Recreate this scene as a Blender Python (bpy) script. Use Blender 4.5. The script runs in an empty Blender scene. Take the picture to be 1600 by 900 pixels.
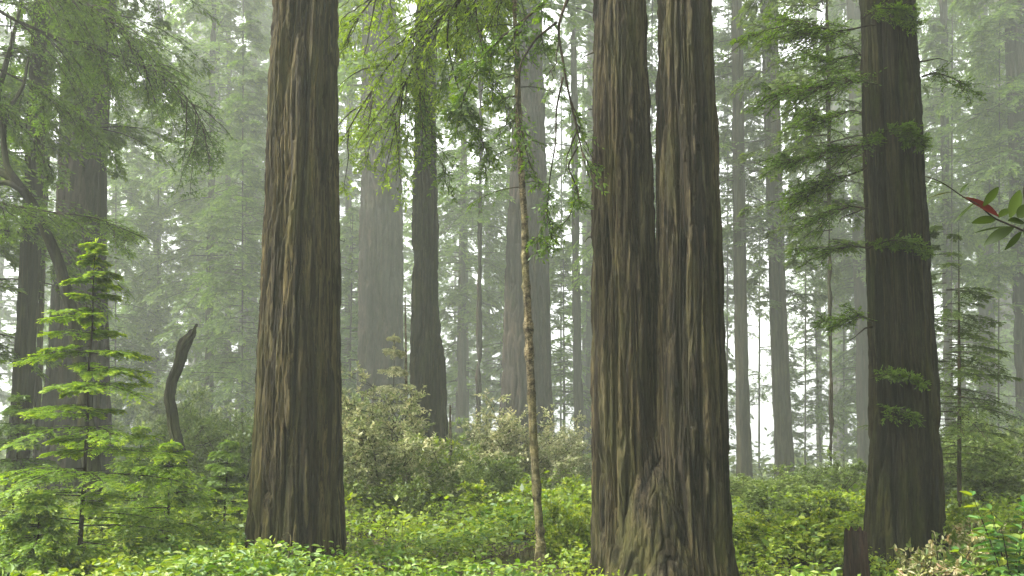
import bpy, math, random
import numpy as np
from mathutils import Vector

random.seed(7)
rng = np.random.default_rng(11)
sc = bpy.context.scene
COL = sc.collection

# ------------------------------------------------------------------ camera
F = 1537.0                       # focal length in pixels of the 1600 px photograph
HORIZON = 640.0
CAMZ = 1.7
PITCH = math.atan((HORIZON - 450.0) / F)
cam_d = bpy.data.cameras.new('camera')
cam_d.sensor_width = 36.0
cam_d.lens = F / 1600.0 * 36.0
cam_d.clip_start = 0.05
cam_d.clip_end = 2000.0
cam = bpy.data.objects.new('camera', cam_d)
COL.objects.link(cam)
cam.location = (0, 0, CAMZ)
cam.rotation_euler = (math.radians(90) + PITCH, 0, 0)
sc.camera = cam

# ------------------------------------------------------------------ sky, sun, exposure
SUN_EL, SUN_AZ = math.radians(50), math.radians(-100)      # azimuth measured from +y towards +x
w = bpy.data.worlds.new("World")
sc.world = w
w.use_nodes = True
nt = w.node_tree
for n in list(nt.nodes):
    nt.nodes.remove(n)
wo = nt.nodes.new('ShaderNodeOutputWorld')
bg = nt.nodes.new('ShaderNodeBackground')
sky = nt.nodes.new('ShaderNodeTexSky')
sky.sky_type = 'NISHITA'
sky.sun_disc = False
sky.sun_elevation = SUN_EL
sky.sun_rotation = SUN_AZ
sky.air_density = 1.0
sky.dust_density = 6.0
sky.ozone_density = 0.5
hs = nt.nodes.new('ShaderNodeHueSaturation')
hs.inputs['Saturation'].default_value = 0.12
nt.links.new(sky.outputs[0], hs.inputs['Color'])
cloud = nt.nodes.new('ShaderNodeMix')          # thin bright overcast over the clear sky
cloud.data_type = 'RGBA'
cloud.blend_type = 'ADD'
cloud.inputs['Factor'].default_value = 1.0
cloud.inputs['B'].default_value = (1.9, 1.95, 1.95, 1)
nt.links.new(hs.outputs[0], cloud.inputs['A'])
nt.links.new(cloud.outputs['Result'], bg.inputs['Color'])
bg.inputs['Strength'].default_value = 0.06
nt.links.new(bg.outputs[0], wo.inputs['Surface'])

sun_d = bpy.data.lights.new('sun', 'SUN')
sun_d.energy = 1.5
sun_d.angle = math.radians(14)
sun_d.color = (1.0, 0.95, 0.86)
sun = bpy.data.objects.new('sun', sun_d)
COL.objects.link(sun)
sdir = Vector((math.sin(SUN_AZ) * math.cos(SUN_EL), math.cos(SUN_AZ) * math.cos(SUN_EL), math.sin(SUN_EL)))
sun.rotation_euler = sdir.to_track_quat('Z', 'Y').to_euler()
sun.location = (-20, 20, 60)

sc.view_settings.view_transform = 'Standard'
sc.view_settings.look = 'None'
sc.view_settings.gamma = 1.0
sc.view_settings.use_curve_mapping = False
sc.view_settings.exposure = 3.3

HAZE_DENSITY = 0.0025
HAZE_COLOR = (0.90, 0.97, 0.86)

cy = sc.cycles
cy.use_denoising = True
cy.max_bounces = 6
cy.diffuse_bounces = 3
cy.glossy_bounces = 1
cy.transmission_bounces = 3
cy.volume_bounces = 2
cy.transparent_max_bounces = 4
cy.use_adaptive_sampling = False
cy.caustics_reflective = False
cy.caustics_refractive = False
cy.sample_clamp_indirect = 4.0

# ------------------------------------------------------------------ small helpers
CP, SP = math.cos(PITCH), math.sin(PITCH)


def at(px, py, Y):
    """pixel of the photograph -> point at ground distance Y"""
    u = (px - 800.0) / F
    v = (450.0 - py) / F
    d = (u, CP - v * SP, SP + v * CP)
    s = Y / d[1]
    return np.array([d[0] * s, Y, CAMZ + d[2] * s])


def mpp(Y):
    return Y / F / CP


def hash3(ix, iy, iz, seed):
    h = (ix * 374761393 + iy * 668265263 + iz * 2147483647 + seed * 974634777) & 0xFFFFFFFF
    h = ((h ^ (h >> 13)) * 1274126177) & 0xFFFFFFFF
    h = ((h ^ (h >> 16)) * 2246822519) & 0xFFFFFFFF
    return ((h ^ (h >> 15)) & 0xFFFFFF) / float(0xFFFFFF)


def noise(x, y, z, seed=0):
    """value noise, -1..1"""
    x, y, z = np.broadcast_arrays(np.asarray(x, float), np.asarray(y, float), np.asarray(z, float))
    fx, fy, fz = np.floor(x), np.floor(y), np.floor(z)
    ix, iy, iz = fx.astype(np.int64), fy.astype(np.int64), fz.astype(np.int64)
    u, v, t = x - fx, y - fy, z - fz
    u, v, t = u * u * (3 - 2 * u), v * v * (3 - 2 * v), t * t * (3 - 2 * t)
    r = 0
    for a in (0, 1):
        for b in (0, 1):
            for c in (0, 1):
                wgt = (u if a else 1 - u) * (v if b else 1 - v) * (t if c else 1 - t)
                r = r + wgt * hash3(ix + a, iy + b, iz + c, seed)
    return r * 2 - 1


def fbm(x, y, z, seed=0, o=3):
    r, a = 0, 1.0
    for i in range(o):
        r = r + a * noise(np.asarray(x) * 2.03 ** i, np.asarray(y) * 2.03 ** i, np.asarray(z) * 2.03 ** i, seed + i * 17)
        a *= 0.5
    return r / 1.6


def norm(a):
    return a / np.maximum(np.linalg.norm(a, axis=-1, keepdims=True), 1e-9)


class MB:
    """collects quads into one mesh"""

    def __init__(self):
        self.V, self.Q, self.M, self.T = [], [], [], []
        self.n = 0
        self.smooth = []

    def add(self, v, q, mat=0, tint=None, smooth=False):
        v = np.asarray(v, float).reshape(-1, 3)
        q = np.asarray(q, np.int64).reshape(-1, 4)
        self.V.append(v)
        self.Q.append(q + self.n)
        self.M.append(np.full(len(q), mat, np.int32))
        self.smooth.append(np.full(len(q), smooth, bool))
        t = np.zeros(len(v)) if tint is None else np.broadcast_to(np.asarray(tint, float), (len(v),))
        self.T.append(t)
        self.n += len(v)

    def leaves(self, P, D, N, L, W, mat=0, tint=0.0, fold=False):
        """diamond (or folded oval) leaves"""
        n = len(P)
        if n == 0:
            return
        L = np.broadcast_to(np.asarray(L, float), (n,))[:, None]
        W = np.broadcast_to(np.asarray(W, float), (n,))[:, None]
        tint = np.broadcast_to(np.asarray(tint, float), (n,))
        D = norm(D)
        S = norm(np.cross(D, N))
        U = norm(np.cross(S, D))
        if fold:
            v = np.stack([P, P + D * L * .28 - S * W * .46 + U * W * .14, P + D * L * .7 - S * W * .38 + U * W * .1,
                          P + D * L - U * L * .1, P + D * L * .7 + S * W * .38 + U * W * .1, P + D * L * .28 + S * W * .46 + U * W * .14], 1)
            b = np.arange(n)[:, None] * 6
            q = np.concatenate([b + np.array([[0, 3, 2, 1]]), b + np.array([[0, 5, 4, 3]])], 0)
            self.add(v, q, mat, np.repeat(tint, 6))
        else:
            v = np.stack([P, P + D * L * .45 - S * W * .5, P + D * L, P + D * L * .45 + S * W * .5], 1)
            q = np.arange(n * 4).reshape(-1, 4)
            self.add(v, q, mat, np.repeat(tint, 4))

    def tube(self, pts, rad, sides=5, mat=0, tint=0.0):
        pts = np.asarray(pts, float)
        k = len(pts)
        rad = np.broadcast_to(np.asarray(rad, float), (k,))
        t = norm(np.gradient(pts, axis=0))
        ref = np.array([0.0, 0.0, 1.0])
        if abs(t[:, 2]).mean() > 0.8:
            ref = np.array([1.0, 0.0, 0.0])
        a = norm(np.cross(t, ref))
        b = np.cross(t, a)
        th = np.arange(sides) * 2 * math.pi / sides
        v = pts[:, None] + rad[:, None, None] * (np.cos(th)[None, :, None] * a[:, None] + np.sin(th)[None, :, None] * b[:, None])
        i = np.arange(k - 1)[:, None] * sides
        j = np.arange(sides)[None, :]
        j2 = (j + 1) % sides
        q = np.stack([i + j, i + j2, i + sides + j2, i + sides + j], -1)
        self.add(v, q, mat, tint, True)

    def build(self, name, mats, parent=None, origin=None):
        me = bpy.data.meshes.new(name)
        V = np.concatenate(self.V)
        if origin is not None:
            V = V - np.asarray(origin)
        Q = np.concatenate(self.Q)
        me.vertices.add(len(V))
        me.vertices.foreach_set('co', V.astype(np.float32).ravel())
        me.loops.add(Q.size)
        me.loops.foreach_set('vertex_index', Q.astype(np.int32).ravel())
        me.polygons.add(len(Q))
        me.polygons.foreach_set('loop_start', np.arange(0, Q.size, 4, dtype=np.int32))
        me.polygons.foreach_set('loop_total', np.full(len(Q), 4, np.int32))
        me.polygons.foreach_set('material_index', np.concatenate(self.M))
        me.polygons.foreach_set('use_smooth', np.concatenate(self.smooth))
        at_ = me.attributes.new('tint', 'FLOAT', 'POINT')
        at_.data.foreach_set('value', np.concatenate(self.T).astype(np.float32))
        for m in (mats if isinstance(mats, (list, tuple)) else [mats]):
            me.materials.append(m)
        me.update(calc_edges=True)
        o = bpy.data.objects.new(name, me)
        COL.objects.link(o)
        if parent is not None:
            o.parent = parent
        elif origin is not None:
            o.location = Vector(origin)
        return o


def tag(o, label=None, cat=None, group=None, kind=None):
    if label:
        o['label'] = label
    if cat:
        o['category'] = cat
    if group:
        o['group'] = group
    if kind:
        o['kind'] = kind
    return o


def empty(name, loc, label=None, cat=None, group=None, rz=0.0, scale=1.0):
    o = bpy.data.objects.new(name, None)
    COL.objects.link(o)
    o.location = Vector(loc)
    o.rotation_euler = (0, 0, rz)
    o.scale = (scale, scale, scale)
    o.empty_display_size = 0.2
    return tag(o, label, cat, group)


def copy_part(src, parent, scale=None, rz=None, name=None):
    c = src.copy()
    COL.objects.link(c)
    c.parent = parent
    if scale is not None:
        c.scale = scale
    if rz is not None:
        c.rotation_euler = (0, 0, rz)
    return c


# ------------------------------------------------------------------ materials
def mat_new(name):
    m = bpy.data.materials.new(name)
    m.use_nodes = True
    n = m.node_tree
    for x in list(n.nodes):
        n.nodes.remove(x)
    return m, n


def ramp(n, stops):
    r = n.nodes.new('ShaderNodeValToRGB')
    el = r.color_ramp.elements
    while len(el) < len(stops):
        el.new(0.5)
    for e, (p, c) in zip(el, stops):
        e.position = p
        e.color = (*c, 1)
    return r


def leaf_mat(name, stops, tip, transl=0.38, rough=0.45, gloss=0.015):
    m, n = mat_new(name)
    out = n.nodes.new('ShaderNodeOutputMaterial')
    geo = n.nodes.new('ShaderNodeNewGeometry')
    oi = n.nodes.new('ShaderNodeObjectInfo')
    att = n.nodes.new('ShaderNodeAttribute')
    att.attribute_name = 'tint'
    r = ramp(n, stops)
    mm = n.nodes.new('ShaderNodeMath')
    mm.operation = 'MULTIPLY_ADD'
    mm.inputs[1].default_value = 0.3
    n.links.new(oi.outputs['Random'], mm.inputs[0])
    m2 = n.nodes.new('ShaderNodeMath')
    m2.operation = 'MULTIPLY'
    m2.inputs[1].default_value = 0.7
    n.links.new(geo.outputs['Random Per Island'], m2.inputs[0])
    n.links.new(m2.outputs[0], mm.inputs[2])
    n.links.new(mm.outputs[0], r.inputs[0])
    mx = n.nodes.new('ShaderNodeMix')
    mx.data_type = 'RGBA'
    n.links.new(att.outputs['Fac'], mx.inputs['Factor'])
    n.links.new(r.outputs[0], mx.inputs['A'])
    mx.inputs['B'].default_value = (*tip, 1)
    d = n.nodes.new('ShaderNodeBsdfDiffuse')
    t = n.nodes.new('ShaderNodeBsdfTranslucent')
    g = n.nodes.new('ShaderNodeBsdfGlossy')
    g.inputs['Roughness'].default_value = rough
    g.inputs['Color'].default_value = (.9, .95, 1, 1)
    hsv = n.nodes.new('ShaderNodeHueSaturation')
    hsv.inputs['Saturation'].default_value = 1.15
    hsv.inputs['Value'].default_value = 1.4
    n.links.new(mx.outputs['Result'], d.inputs[0])
    n.links.new(mx.outputs['Result'], hsv.inputs['Color'])
    n.links.new(hsv.outputs[0], t.inputs[0])
    s1 = n.nodes.new('ShaderNodeMixShader')
    s1.inputs[0].default_value = transl
    n.links.new(d.outputs[0], s1.inputs[1])
    n.links.new(t.outputs[0], s1.inputs[2])
    s2 = n.nodes.new('ShaderNodeMixShader')
    s2.inputs[0].default_value = gloss
    n.links.new(s1.outputs[0], s2.inputs[1])
    n.links.new(g.outputs[0], s2.inputs[2])
    n.links.new(s2.outputs[0], out.inputs[0])
    return m


def bark_mat(name, dark, mid, light, moss=(0.035, 0.042, 0.012), moss_amt=0.5, fine=28.0, stretch=0.06, bump=0.6, bdist=0.02):
    m, n = mat_new(name)
    L = n.links
    out = n.nodes.new('ShaderNodeOutputMaterial')
    p = n.nodes.new('ShaderNodeBsdfPrincipled')
    p.inputs['Roughness'].default_value = 0.92
    p.inputs['Specular IOR Level'].default_value = 0.15
    tc = n.nodes.new('ShaderNodeTexCoord')
    mp = n.nodes.new('ShaderNodeMapping')
    mp.inputs['Scale'].default_value = (1, 1, stretch)
    L.new(tc.outputs['Object'], mp.inputs[0])
    a = n.nodes.new('ShaderNodeTexNoise')
    a.inputs['Scale'].default_value = fine
    a.inputs['Detail'].default_value = 6
    a.inputs['Roughness'].default_value = 0.78
    a.inputs['Distortion'].default_value = 0.8
    L.new(mp.outputs[0], a.inputs['Vector'])
    r = ramp(n, [(0.43, dark), (0.5, mid), (0.59, light)])
    L.new(a.outputs['Fac'], r.inputs[0])
    # broad weathered patches
    b = n.nodes.new('ShaderNodeTexNoise')
    b.inputs['Scale'].default_value = 1.6
    b.inputs['Detail'].default_value = 5
    L.new(tc.outputs['Object'], b.inputs['Vector'])
    rb = ramp(n, [(0.3, (0.72, 0.68, 0.66)), (0.7, (1.22, 1.18, 1.12))])
    L.new(b.outputs['Fac'], rb.inputs[0])
    mul = n.nodes.new('ShaderNodeMix')
    mul.data_type = 'RGBA'
    mul.blend_type = 'MULTIPLY'
    mul.inputs['Factor'].default_value = 1
    L.new(r.outputs[0], mul.inputs['A'])
    L.new(rb.outputs[0], mul.inputs['B'])
    # long dark and light streaks, wider than the fibres
    mp3 = n.nodes.new('ShaderNodeMapping')
    mp3.inputs['Scale'].default_value = (1, 1, stretch * .8)
    mp3.inputs['Location'].default_value = (5.1, 1.7, 2.3)
    L.new(tc.outputs['Object'], mp3.inputs[0])
    e3 = n.nodes.new('ShaderNodeTexNoise')
    e3.inputs['Scale'].default_value = fine * .36
    e3.inputs['Detail'].default_value = 3
    L.new(mp3.outputs[0], e3.inputs['Vector'])
    r3 = ramp(n, [(0.40, (0.35, 0.32, 0.28)), (0.49, (.95, .95, .95)), (0.6, (1.3, 1.24, 1.12))])
    L.new(e3.outputs['Fac'], r3.inputs[0])
    mu3 = n.nodes.new('ShaderNodeMix')
    mu3.data_type = 'RGBA'
    mu3.blend_type = 'MULTIPLY'
    mu3.inputs['Factor'].default_value = 1
    L.new(r3.outputs[0], mu3.inputs['B'])
    # moss / algae
    mp2 = n.nodes.new('ShaderNodeMapping')
    mp2.inputs['Scale'].default_value = (1, 1, 0.28)
    mp2.inputs['Location'].default_value = (3.1, 7.7, 1.3)
    L.new(tc.outputs['Object'], mp2.inputs[0])
    c = n.nodes.new('ShaderNodeTexNoise')
    c.inputs['Scale'].default_value = 3.5
    c.inputs['Detail'].default_value = 8
    c.inputs['Roughness'].default_value = 0.7
    L.new(mp2.outputs[0], c.inputs['Vector'])
    sx = n.nodes.new('ShaderNodeSeparateXYZ')
    L.new(tc.outputs['Object'], sx.inputs[0])
    mr = n.nodes.new('ShaderNodeMapRange')
    mr.inputs['From Min'].default_value = 0.1
    mr.inputs['From Max'].default_value = 1.9
    mr.inputs['To Min'].default_value = 0.09
    mr.inputs['To Max'].default_value = 0.0
    L.new(sx.outputs['Z'], mr.inputs['Value'])
    ad = n.nodes.new('ShaderNodeMath')
    L.new(c.outputs['Fac'], ad.inputs[0])
    L.new(mr.outputs[0], ad.inputs[1])
    rc = ramp(n, [(0.60 - 0.18 * moss_amt, (0, 0, 0)), (0.78 - 0.12 * moss_amt, (moss_amt, moss_amt, moss_amt))])
    L.new(ad.outputs[0], rc.inputs[0])
    mx = n.nodes.new('ShaderNodeMix')
    mx.data_type = 'RGBA'
    L.new(rc.outputs[0], mx.inputs['Factor'])
    L.new(mul.outputs['Result'], mx.inputs['A'])
    mx.inputs['B'].default_value = (*moss, 1)
    L.new(mx.outputs['Result'], mu3.inputs['A'])
    L.new(mu3.outputs['Result'], p.inputs['Base Color'])
    mpf = n.nodes.new('ShaderNodeMapping')
    mpf.inputs['Scale'].default_value = (1, 1, .22)
    L.new(tc.outputs['Object'], mpf.inputs[0])
    ff = n.nodes.new('ShaderNodeTexNoise')
    ff.inputs['Scale'].default_value = fine * 2.6
    ff.inputs['Detail'].default_value = 3
    L.new(mpf.outputs[0], ff.inputs['Vector'])
    bf_ = n.nodes.new('ShaderNodeBump')
    bf_.inputs['Strength'].default_value = 1
    bf_.inputs['Distance'].default_value = .012
    L.new(ff.outputs['Fac'], bf_.inputs['Height'])
    bm = n.nodes.new('ShaderNodeBump')
    L.new(bf_.outputs[0], bm.inputs['Normal'])
    bm.inputs['Strength'].default_value = bump
    bm.inputs['Distance'].default_value = bdist
    L.new(a.outputs['Fac'], bm.inputs['Height'])
    L.new(bm.outputs[0], p.inputs['Normal'])
    L.new(p.outputs[0], out.inputs[0])
    return m


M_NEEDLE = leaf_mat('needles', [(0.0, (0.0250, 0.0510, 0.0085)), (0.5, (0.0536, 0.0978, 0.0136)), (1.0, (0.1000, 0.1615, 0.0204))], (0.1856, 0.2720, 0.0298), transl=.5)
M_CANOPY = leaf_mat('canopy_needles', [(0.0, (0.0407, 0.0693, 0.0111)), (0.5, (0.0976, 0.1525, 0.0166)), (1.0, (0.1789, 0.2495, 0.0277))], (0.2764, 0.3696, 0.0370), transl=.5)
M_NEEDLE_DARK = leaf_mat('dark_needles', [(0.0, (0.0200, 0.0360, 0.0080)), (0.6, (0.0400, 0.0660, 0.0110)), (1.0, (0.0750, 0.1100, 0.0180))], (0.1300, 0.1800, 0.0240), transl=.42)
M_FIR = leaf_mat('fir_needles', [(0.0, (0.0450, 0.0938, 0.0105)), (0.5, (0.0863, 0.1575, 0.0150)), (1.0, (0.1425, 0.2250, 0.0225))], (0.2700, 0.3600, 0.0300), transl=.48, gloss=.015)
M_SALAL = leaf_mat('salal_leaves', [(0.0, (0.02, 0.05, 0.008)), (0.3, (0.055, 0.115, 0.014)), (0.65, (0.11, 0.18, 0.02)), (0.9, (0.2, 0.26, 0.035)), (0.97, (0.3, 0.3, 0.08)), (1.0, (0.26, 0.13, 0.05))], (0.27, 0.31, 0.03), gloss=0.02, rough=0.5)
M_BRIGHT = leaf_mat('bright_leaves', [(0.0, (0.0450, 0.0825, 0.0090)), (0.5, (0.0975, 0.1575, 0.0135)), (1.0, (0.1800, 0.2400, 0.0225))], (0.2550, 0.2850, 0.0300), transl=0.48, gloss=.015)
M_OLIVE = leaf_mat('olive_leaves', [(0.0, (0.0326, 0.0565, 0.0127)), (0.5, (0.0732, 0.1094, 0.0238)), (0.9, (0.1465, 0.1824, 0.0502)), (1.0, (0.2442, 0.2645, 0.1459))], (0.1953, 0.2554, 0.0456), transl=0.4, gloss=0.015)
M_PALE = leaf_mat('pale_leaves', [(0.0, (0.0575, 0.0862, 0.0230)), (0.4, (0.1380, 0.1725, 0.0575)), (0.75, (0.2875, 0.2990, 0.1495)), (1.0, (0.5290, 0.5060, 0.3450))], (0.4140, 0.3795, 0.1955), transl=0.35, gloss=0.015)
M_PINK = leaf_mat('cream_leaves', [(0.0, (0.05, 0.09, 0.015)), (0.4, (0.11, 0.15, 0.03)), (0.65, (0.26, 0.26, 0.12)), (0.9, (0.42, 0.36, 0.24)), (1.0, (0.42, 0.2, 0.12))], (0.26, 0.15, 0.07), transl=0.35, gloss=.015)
M_BIGLEAF = leaf_mat('broad_leaves', [(0.0, (0.03, 0.08, 0.016)), (0.6, (0.06, 0.14, 0.03)), (1.0, (0.13, 0.22, 0.035))], (0.22, 0.27, 0.03), transl=0.4, gloss=0.02)
M_RHODO = leaf_mat('leathery_leaves', [(0.0, (0.012, 0.022, 0.003)), (1.0, (0.035, 0.055, 0.006))], (0.06, 0.012, 0.009), transl=0.4, gloss=0.005)

B_RED = bark_mat('redwood_bark', (0.0060, 0.0044, 0.0019), (0.0309, 0.0250, 0.0102), (0.0662, 0.0569, 0.0258), moss=(0.042, 0.044, 0.010), moss_amt=.65, stretch=.03, bump=1, bdist=.03)
B_TWIN = bark_mat('weathered_redwood_bark', (0.0053, 0.0038, 0.0023), (0.0265, 0.0220, 0.0113), (0.0550, 0.0477, 0.0268), moss=(0.036, 0.038, 0.010), moss_amt=.65, stretch=.03, bump=1, bdist=.03)
B_DARK = bark_mat('dark_redwood_bark', (0.0026, 0.0021, 0.0011), (0.0102, 0.0085, 0.0039), (0.0280, 0.0248, 0.0108), moss=(.026,.033,.006), moss_amt=0.65, stretch=.03, bump=1, bdist=.03)
B_FAR = bark_mat('grey_bark', (0.0037, 0.0026, 0.0018), (0.0129, 0.0094, 0.0070), (0.0322, 0.0248, 0.0199), fine=12, moss_amt=0.4, bump=0.8, bdist=0.05)
B_SLIM = bark_mat('slim_tree_bark', (0.0085, 0.0068, 0.0044), (0.0187, 0.0156, 0.0102), (0.0320, 0.0272, 0.0176), fine=22, moss_amt=0.6)
B_PALE = bark_mat('pale_ringed_bark', (0.0255, 0.0214, 0.0112), (0.0765, 0.0663, 0.0382), (0.1440, 0.1296, 0.0864), moss=(.07,.075,.02), moss_amt=0.6, fine=30, stretch=1.2)
B_MOSS = bark_mat('mossy_bark', (0.0029, 0.0029, 0.0018), (0.0065, 0.0061, 0.0032), (0.0126, 0.0122, 0.0061), moss=(0.035, 0.043, 0.007), moss_amt=0.7)
B_TWIG = bark_mat('twig_bark', (0.0108, 0.0084, 0.0054), (0.0210, 0.0168, 0.0108), (0.0360, 0.0288, 0.0180), moss_amt=0.3)
B_STUMP = bark_mat('stump_wood', (0.0110, 0.0065, 0.0055), (0.0250, 0.0150, 0.0120), (0.0425, 0.0275, 0.0210), moss_amt=0.15)


def ground_mat():
    m, n = mat_new('forest_floor')
    L = n.links
    out = n.nodes.new('ShaderNodeOutputMaterial')
    p = n.nodes.new('ShaderNodeBsdfPrincipled')
    p.inputs['Roughness'].default_value = 1
    p.inputs['Specular IOR Level'].default_value = 0.1
    tc = n.nodes.new('ShaderNodeTexCoord')
    a = n.nodes.new('ShaderNodeTexNoise')
    a.inputs['Scale'].default_value = 14
    a.inputs['Detail'].default_value = 8
    L.new(tc.outputs['Object'], a.inputs['Vector'])
    r = ramp(n, [(0.3, (0.02, 0.016, 0.01)), (0.5, (0.045, 0.04, 0.018)), (0.68, (0.05, 0.075, 0.02))])
    L.new(a.outputs['Fac'], r.inputs[0])
    L.new(r.outputs[0], p.inputs['Base Color'])
    b = n.nodes.new('ShaderNodeBump')
    b.inputs['Distance'].default_value = 0.05
    L.new(a.outputs['Fac'], b.inputs['Height'])
    L.new(b.outputs[0], p.inputs['Normal'])
    L.new(p.outputs[0], out.inputs[0])
    return m


# ------------------------------------------------------------------ ground
def smooth(a, b, x):
    t = np.clip((x - a) / (b - a), 0, 1)
    return t * t * (3 - 2 * t)


def zt(x, y):
    x = np.asarray(x, float)
    y = np.asarray(y, float)
    drop = -1.5 * smooth(13, 30, y) * (0.45 + 0.55 * smooth(-2, 5, x))
    drop = drop - 1.5 * smooth(32, 60, y) - 7 * smooth(60, 150, y) * (0.4 + 0.6 * smooth(-10, 15, x))
    far = smooth(3, 16, y)
    return drop + 0.10 * noise(x * .35, y * .35, 0, 3) + far * 0.22 * noise(x * .13, y * .13, 0, 5)


def make_ground():
    xs = np.concatenate([np.linspace(-97, -22, 50), np.linspace(-21.5, 21.5, 130), np.linspace(22, 97, 50)])
    ys = np.concatenate([np.linspace(-22, 4, 16), np.linspace(4.4, 45, 130), np.linspace(46, 149, 70)])
    X, Y = np.meshgrid(xs, ys)
    Z = zt(X, Y) + 0.03 * noise(X * 1.9, Y * 1.9, 0, 9)
    V = np.stack([X, Y, Z], -1).reshape(-1, 3)
    nx = len(xs)
    i = np.arange(len(ys) - 1)[:, None] * nx
    j = np.arange(nx - 1)[None, :]
    q = np.stack([i + j, i + j + 1, i + nx + j + 1, i + nx + j], -1).reshape(-1, 4)
    mb = MB()
    mb.add(V, q, 0, None, True)
    o = mb.build('ground', ground_mat())
    tag(o, kind='structure')


make_ground()

# haze box: round the camera and the whole scene, the sky outside it
def make_haze():
    x0, x1, y0, y1, z0, z1 = -100, 100, -25, 152, -14.5, 48
    v = [(x, y, z) for z in (z0, z1) for y in (y0, y1) for x in (x0, x1)]
    q = [(0, 2, 3, 1), (4, 5, 7, 6), (0, 1, 5, 4), (1, 3, 7, 5), (3, 2, 6, 7), (2, 0, 4, 6)]
    m, n = mat_new('haze_air')
    out = n.nodes.new('ShaderNodeOutputMaterial')
    pv = n.nodes.new('ShaderNodeVolumePrincipled')
    pv.inputs['Density'].default_value = HAZE_DENSITY
    pv.inputs['Color'].default_value = (*HAZE_COLOR, 1)
    pv.inputs['Anisotropy'].default_value = 0.25
    n.links.new(pv.outputs[0], out.inputs['Volume'])
    m.cycles.homogeneous_volume = True
    mb = MB()
    mb.add(v, q)
    o = mb.build('haze', m)
    tag(o, kind='stuff')


make_haze()


# ------------------------------------------------------------------ trunks
def bark_disp(cx, cy_, z, seed, size, amp):
    """fibrous vertical furrows; cx, cy_ on the surface (m)"""
    k = 1.0 / size
    wx = 0.14 * size * noise(cx * k * .5, cy_ * k * .5, z * 1.0, seed + 31)
    wy = 0.14 * size * noise(cx * k * .5 + 9, cy_ * k * .5, z * 1.0, seed + 37)
    x, y = cx + wx * 2.0, cy_ + wy * 2.0
    n1 = noise(x * k * 1.15, y * k * 1.15, z * 0.45, seed)
    n2 = noise(x * k * 2.4, y * k * 2.4, z * 1.1, seed + 5)
    n0 = noise(x * k * .6, y * k * .6, z * 0.6, seed + 7)
    n3 = noise(x * k * 4.5, y * k * 4.5, z * 3.5, seed + 9)
    n4 = noise(x * k * 7, y * k * 7, z * 14, seed + 13)
    r1 = np.minimum(np.abs(n1) * 3.8, 1.0) ** 0.6
    r2 = np.minimum(np.abs(n2) * 3.2, 1.0) ** 0.7
    m2 = .45 + .55 * np.clip(.5 + n0 * 1.5, 0, 1)
    return amp * (1.25 * (r1 - 1) + 0.85 * m2 * (r2 - 1) + .2 * n0 + 0.3 * n3 + 0.18 * n4)


def trunk_surface(mb, zs, cx, cy_, r, nth=200, seed=0, size=0.1, amp=0.03, flute=0.05, flare=0.0, flare_h=0.6, zbase=0.0, lobes=5, mat=0, twist=0.0, ecc=1.0, knots=()):
    zs = np.asarray(zs, float)
    th = np.arange(nth) * 2 * math.pi / nth
    Z = zs[:, None] + 0 * th[None]
    TH = th[None] + twist * (Z - zbase)
    R = np.asarray(r, float)[:, None] + 0 * th[None]
    c, s = np.cos(th)[None], np.sin(th)[None]
    ct, st = np.cos(TH), np.sin(TH)
    fl = noise(ct * 1.6 + 4, st * 1.6, Z * 0.12, seed + 51) * 0.6 + noise(ct * 3.2, st * 3.2, Z * 0.25, seed + 53) * 0.4
    h = np.clip(Z - zbase, 0, None)
    fa = flare * np.exp(-h / flare_h)
    lob = (0.55 + 0.45 * np.cos(lobes * TH + seed + 1.5 * noise(ct, st, 0, seed + 3))) * fa
    Rr = R * (1 + flute * fl * (.25 + 2.75 * np.exp(-h / (flare_h * 1.5))) + lob)
    x0, y0 = Rr * ct, Rr * st
    d = bark_disp(x0, y0, Z, seed, size, amp)
    for (kt, kz, kw, kh, ka) in knots:
        dt = (np.angle(np.exp(1j * (th[None] - kt)))) * R
        e = (dt / kw) ** 2 + ((Z - kz) / kh) ** 2
        d = d + (ka * (np.exp(-e) - 1.5 * np.exp(-e * 5)) if ka > 0 else ka * np.exp(-e))
    Rr = np.maximum(Rr + d, R * .3)
    V = np.stack([np.asarray(cx)[:, None] + Rr * c, np.asarray(cy_)[:, None] + Rr * s * ecc, Z], -1)
    i = np.arange(len(zs) - 1)[:, None] * nth
    j = np.arange(nth)[None, :]
    j2 = (j + 1) % nth
    q = np.stack([i + j, i + j2, i + nth + j2, i + nth + j], -1)
    mb.add(V, q, mat, None, True)


def from_profile(prof, Y, top, nz, zbase=None, taper=0.022):
    """pixel outline (y, x_left, x_right) at distance Y -> zs, cx, r. Above the frame it goes on with a steady taper"""
    prof = sorted(prof, key=lambda p: -p[0])
    P = []
    for (py, xl, xr) in prof:
        a, b = at(xl, py, Y), at(xr, py, Y)
        P.append((a[2], (a[0] + b[0]) / 2, (b[0] - a[0]) / 2))
    P = np.array(P)
    lx = (P[-1, 1] - P[len(P) // 2, 1]) / (P[-1, 0] - P[len(P) // 2, 0])
    zlast = P[-1, 0]
    dz = top - zlast
    if dz > 0:
        P = np.vstack([P, [top, P[-1, 1] + lx * dz, max(P[-1, 2] * 0.25, P[-1, 2] - taper * dz)]])
    z0 = P[0, 0] if zbase is None else zbase
    if z0 < P[0, 0]:
        P = np.vstack([[z0, P[0, 1], P[0, 2]], P])
    nvis = int(nz * .9)
    zs = np.concatenate([np.linspace(z0, zlast, nvis), np.linspace(zlast, max(top, zlast + .1), nz - nvis + 1)[1:]])
    return zs, np.interp(zs, P[:, 0], P[:, 1]), np.interp(zs, P[:, 0], P[:, 2])


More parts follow.
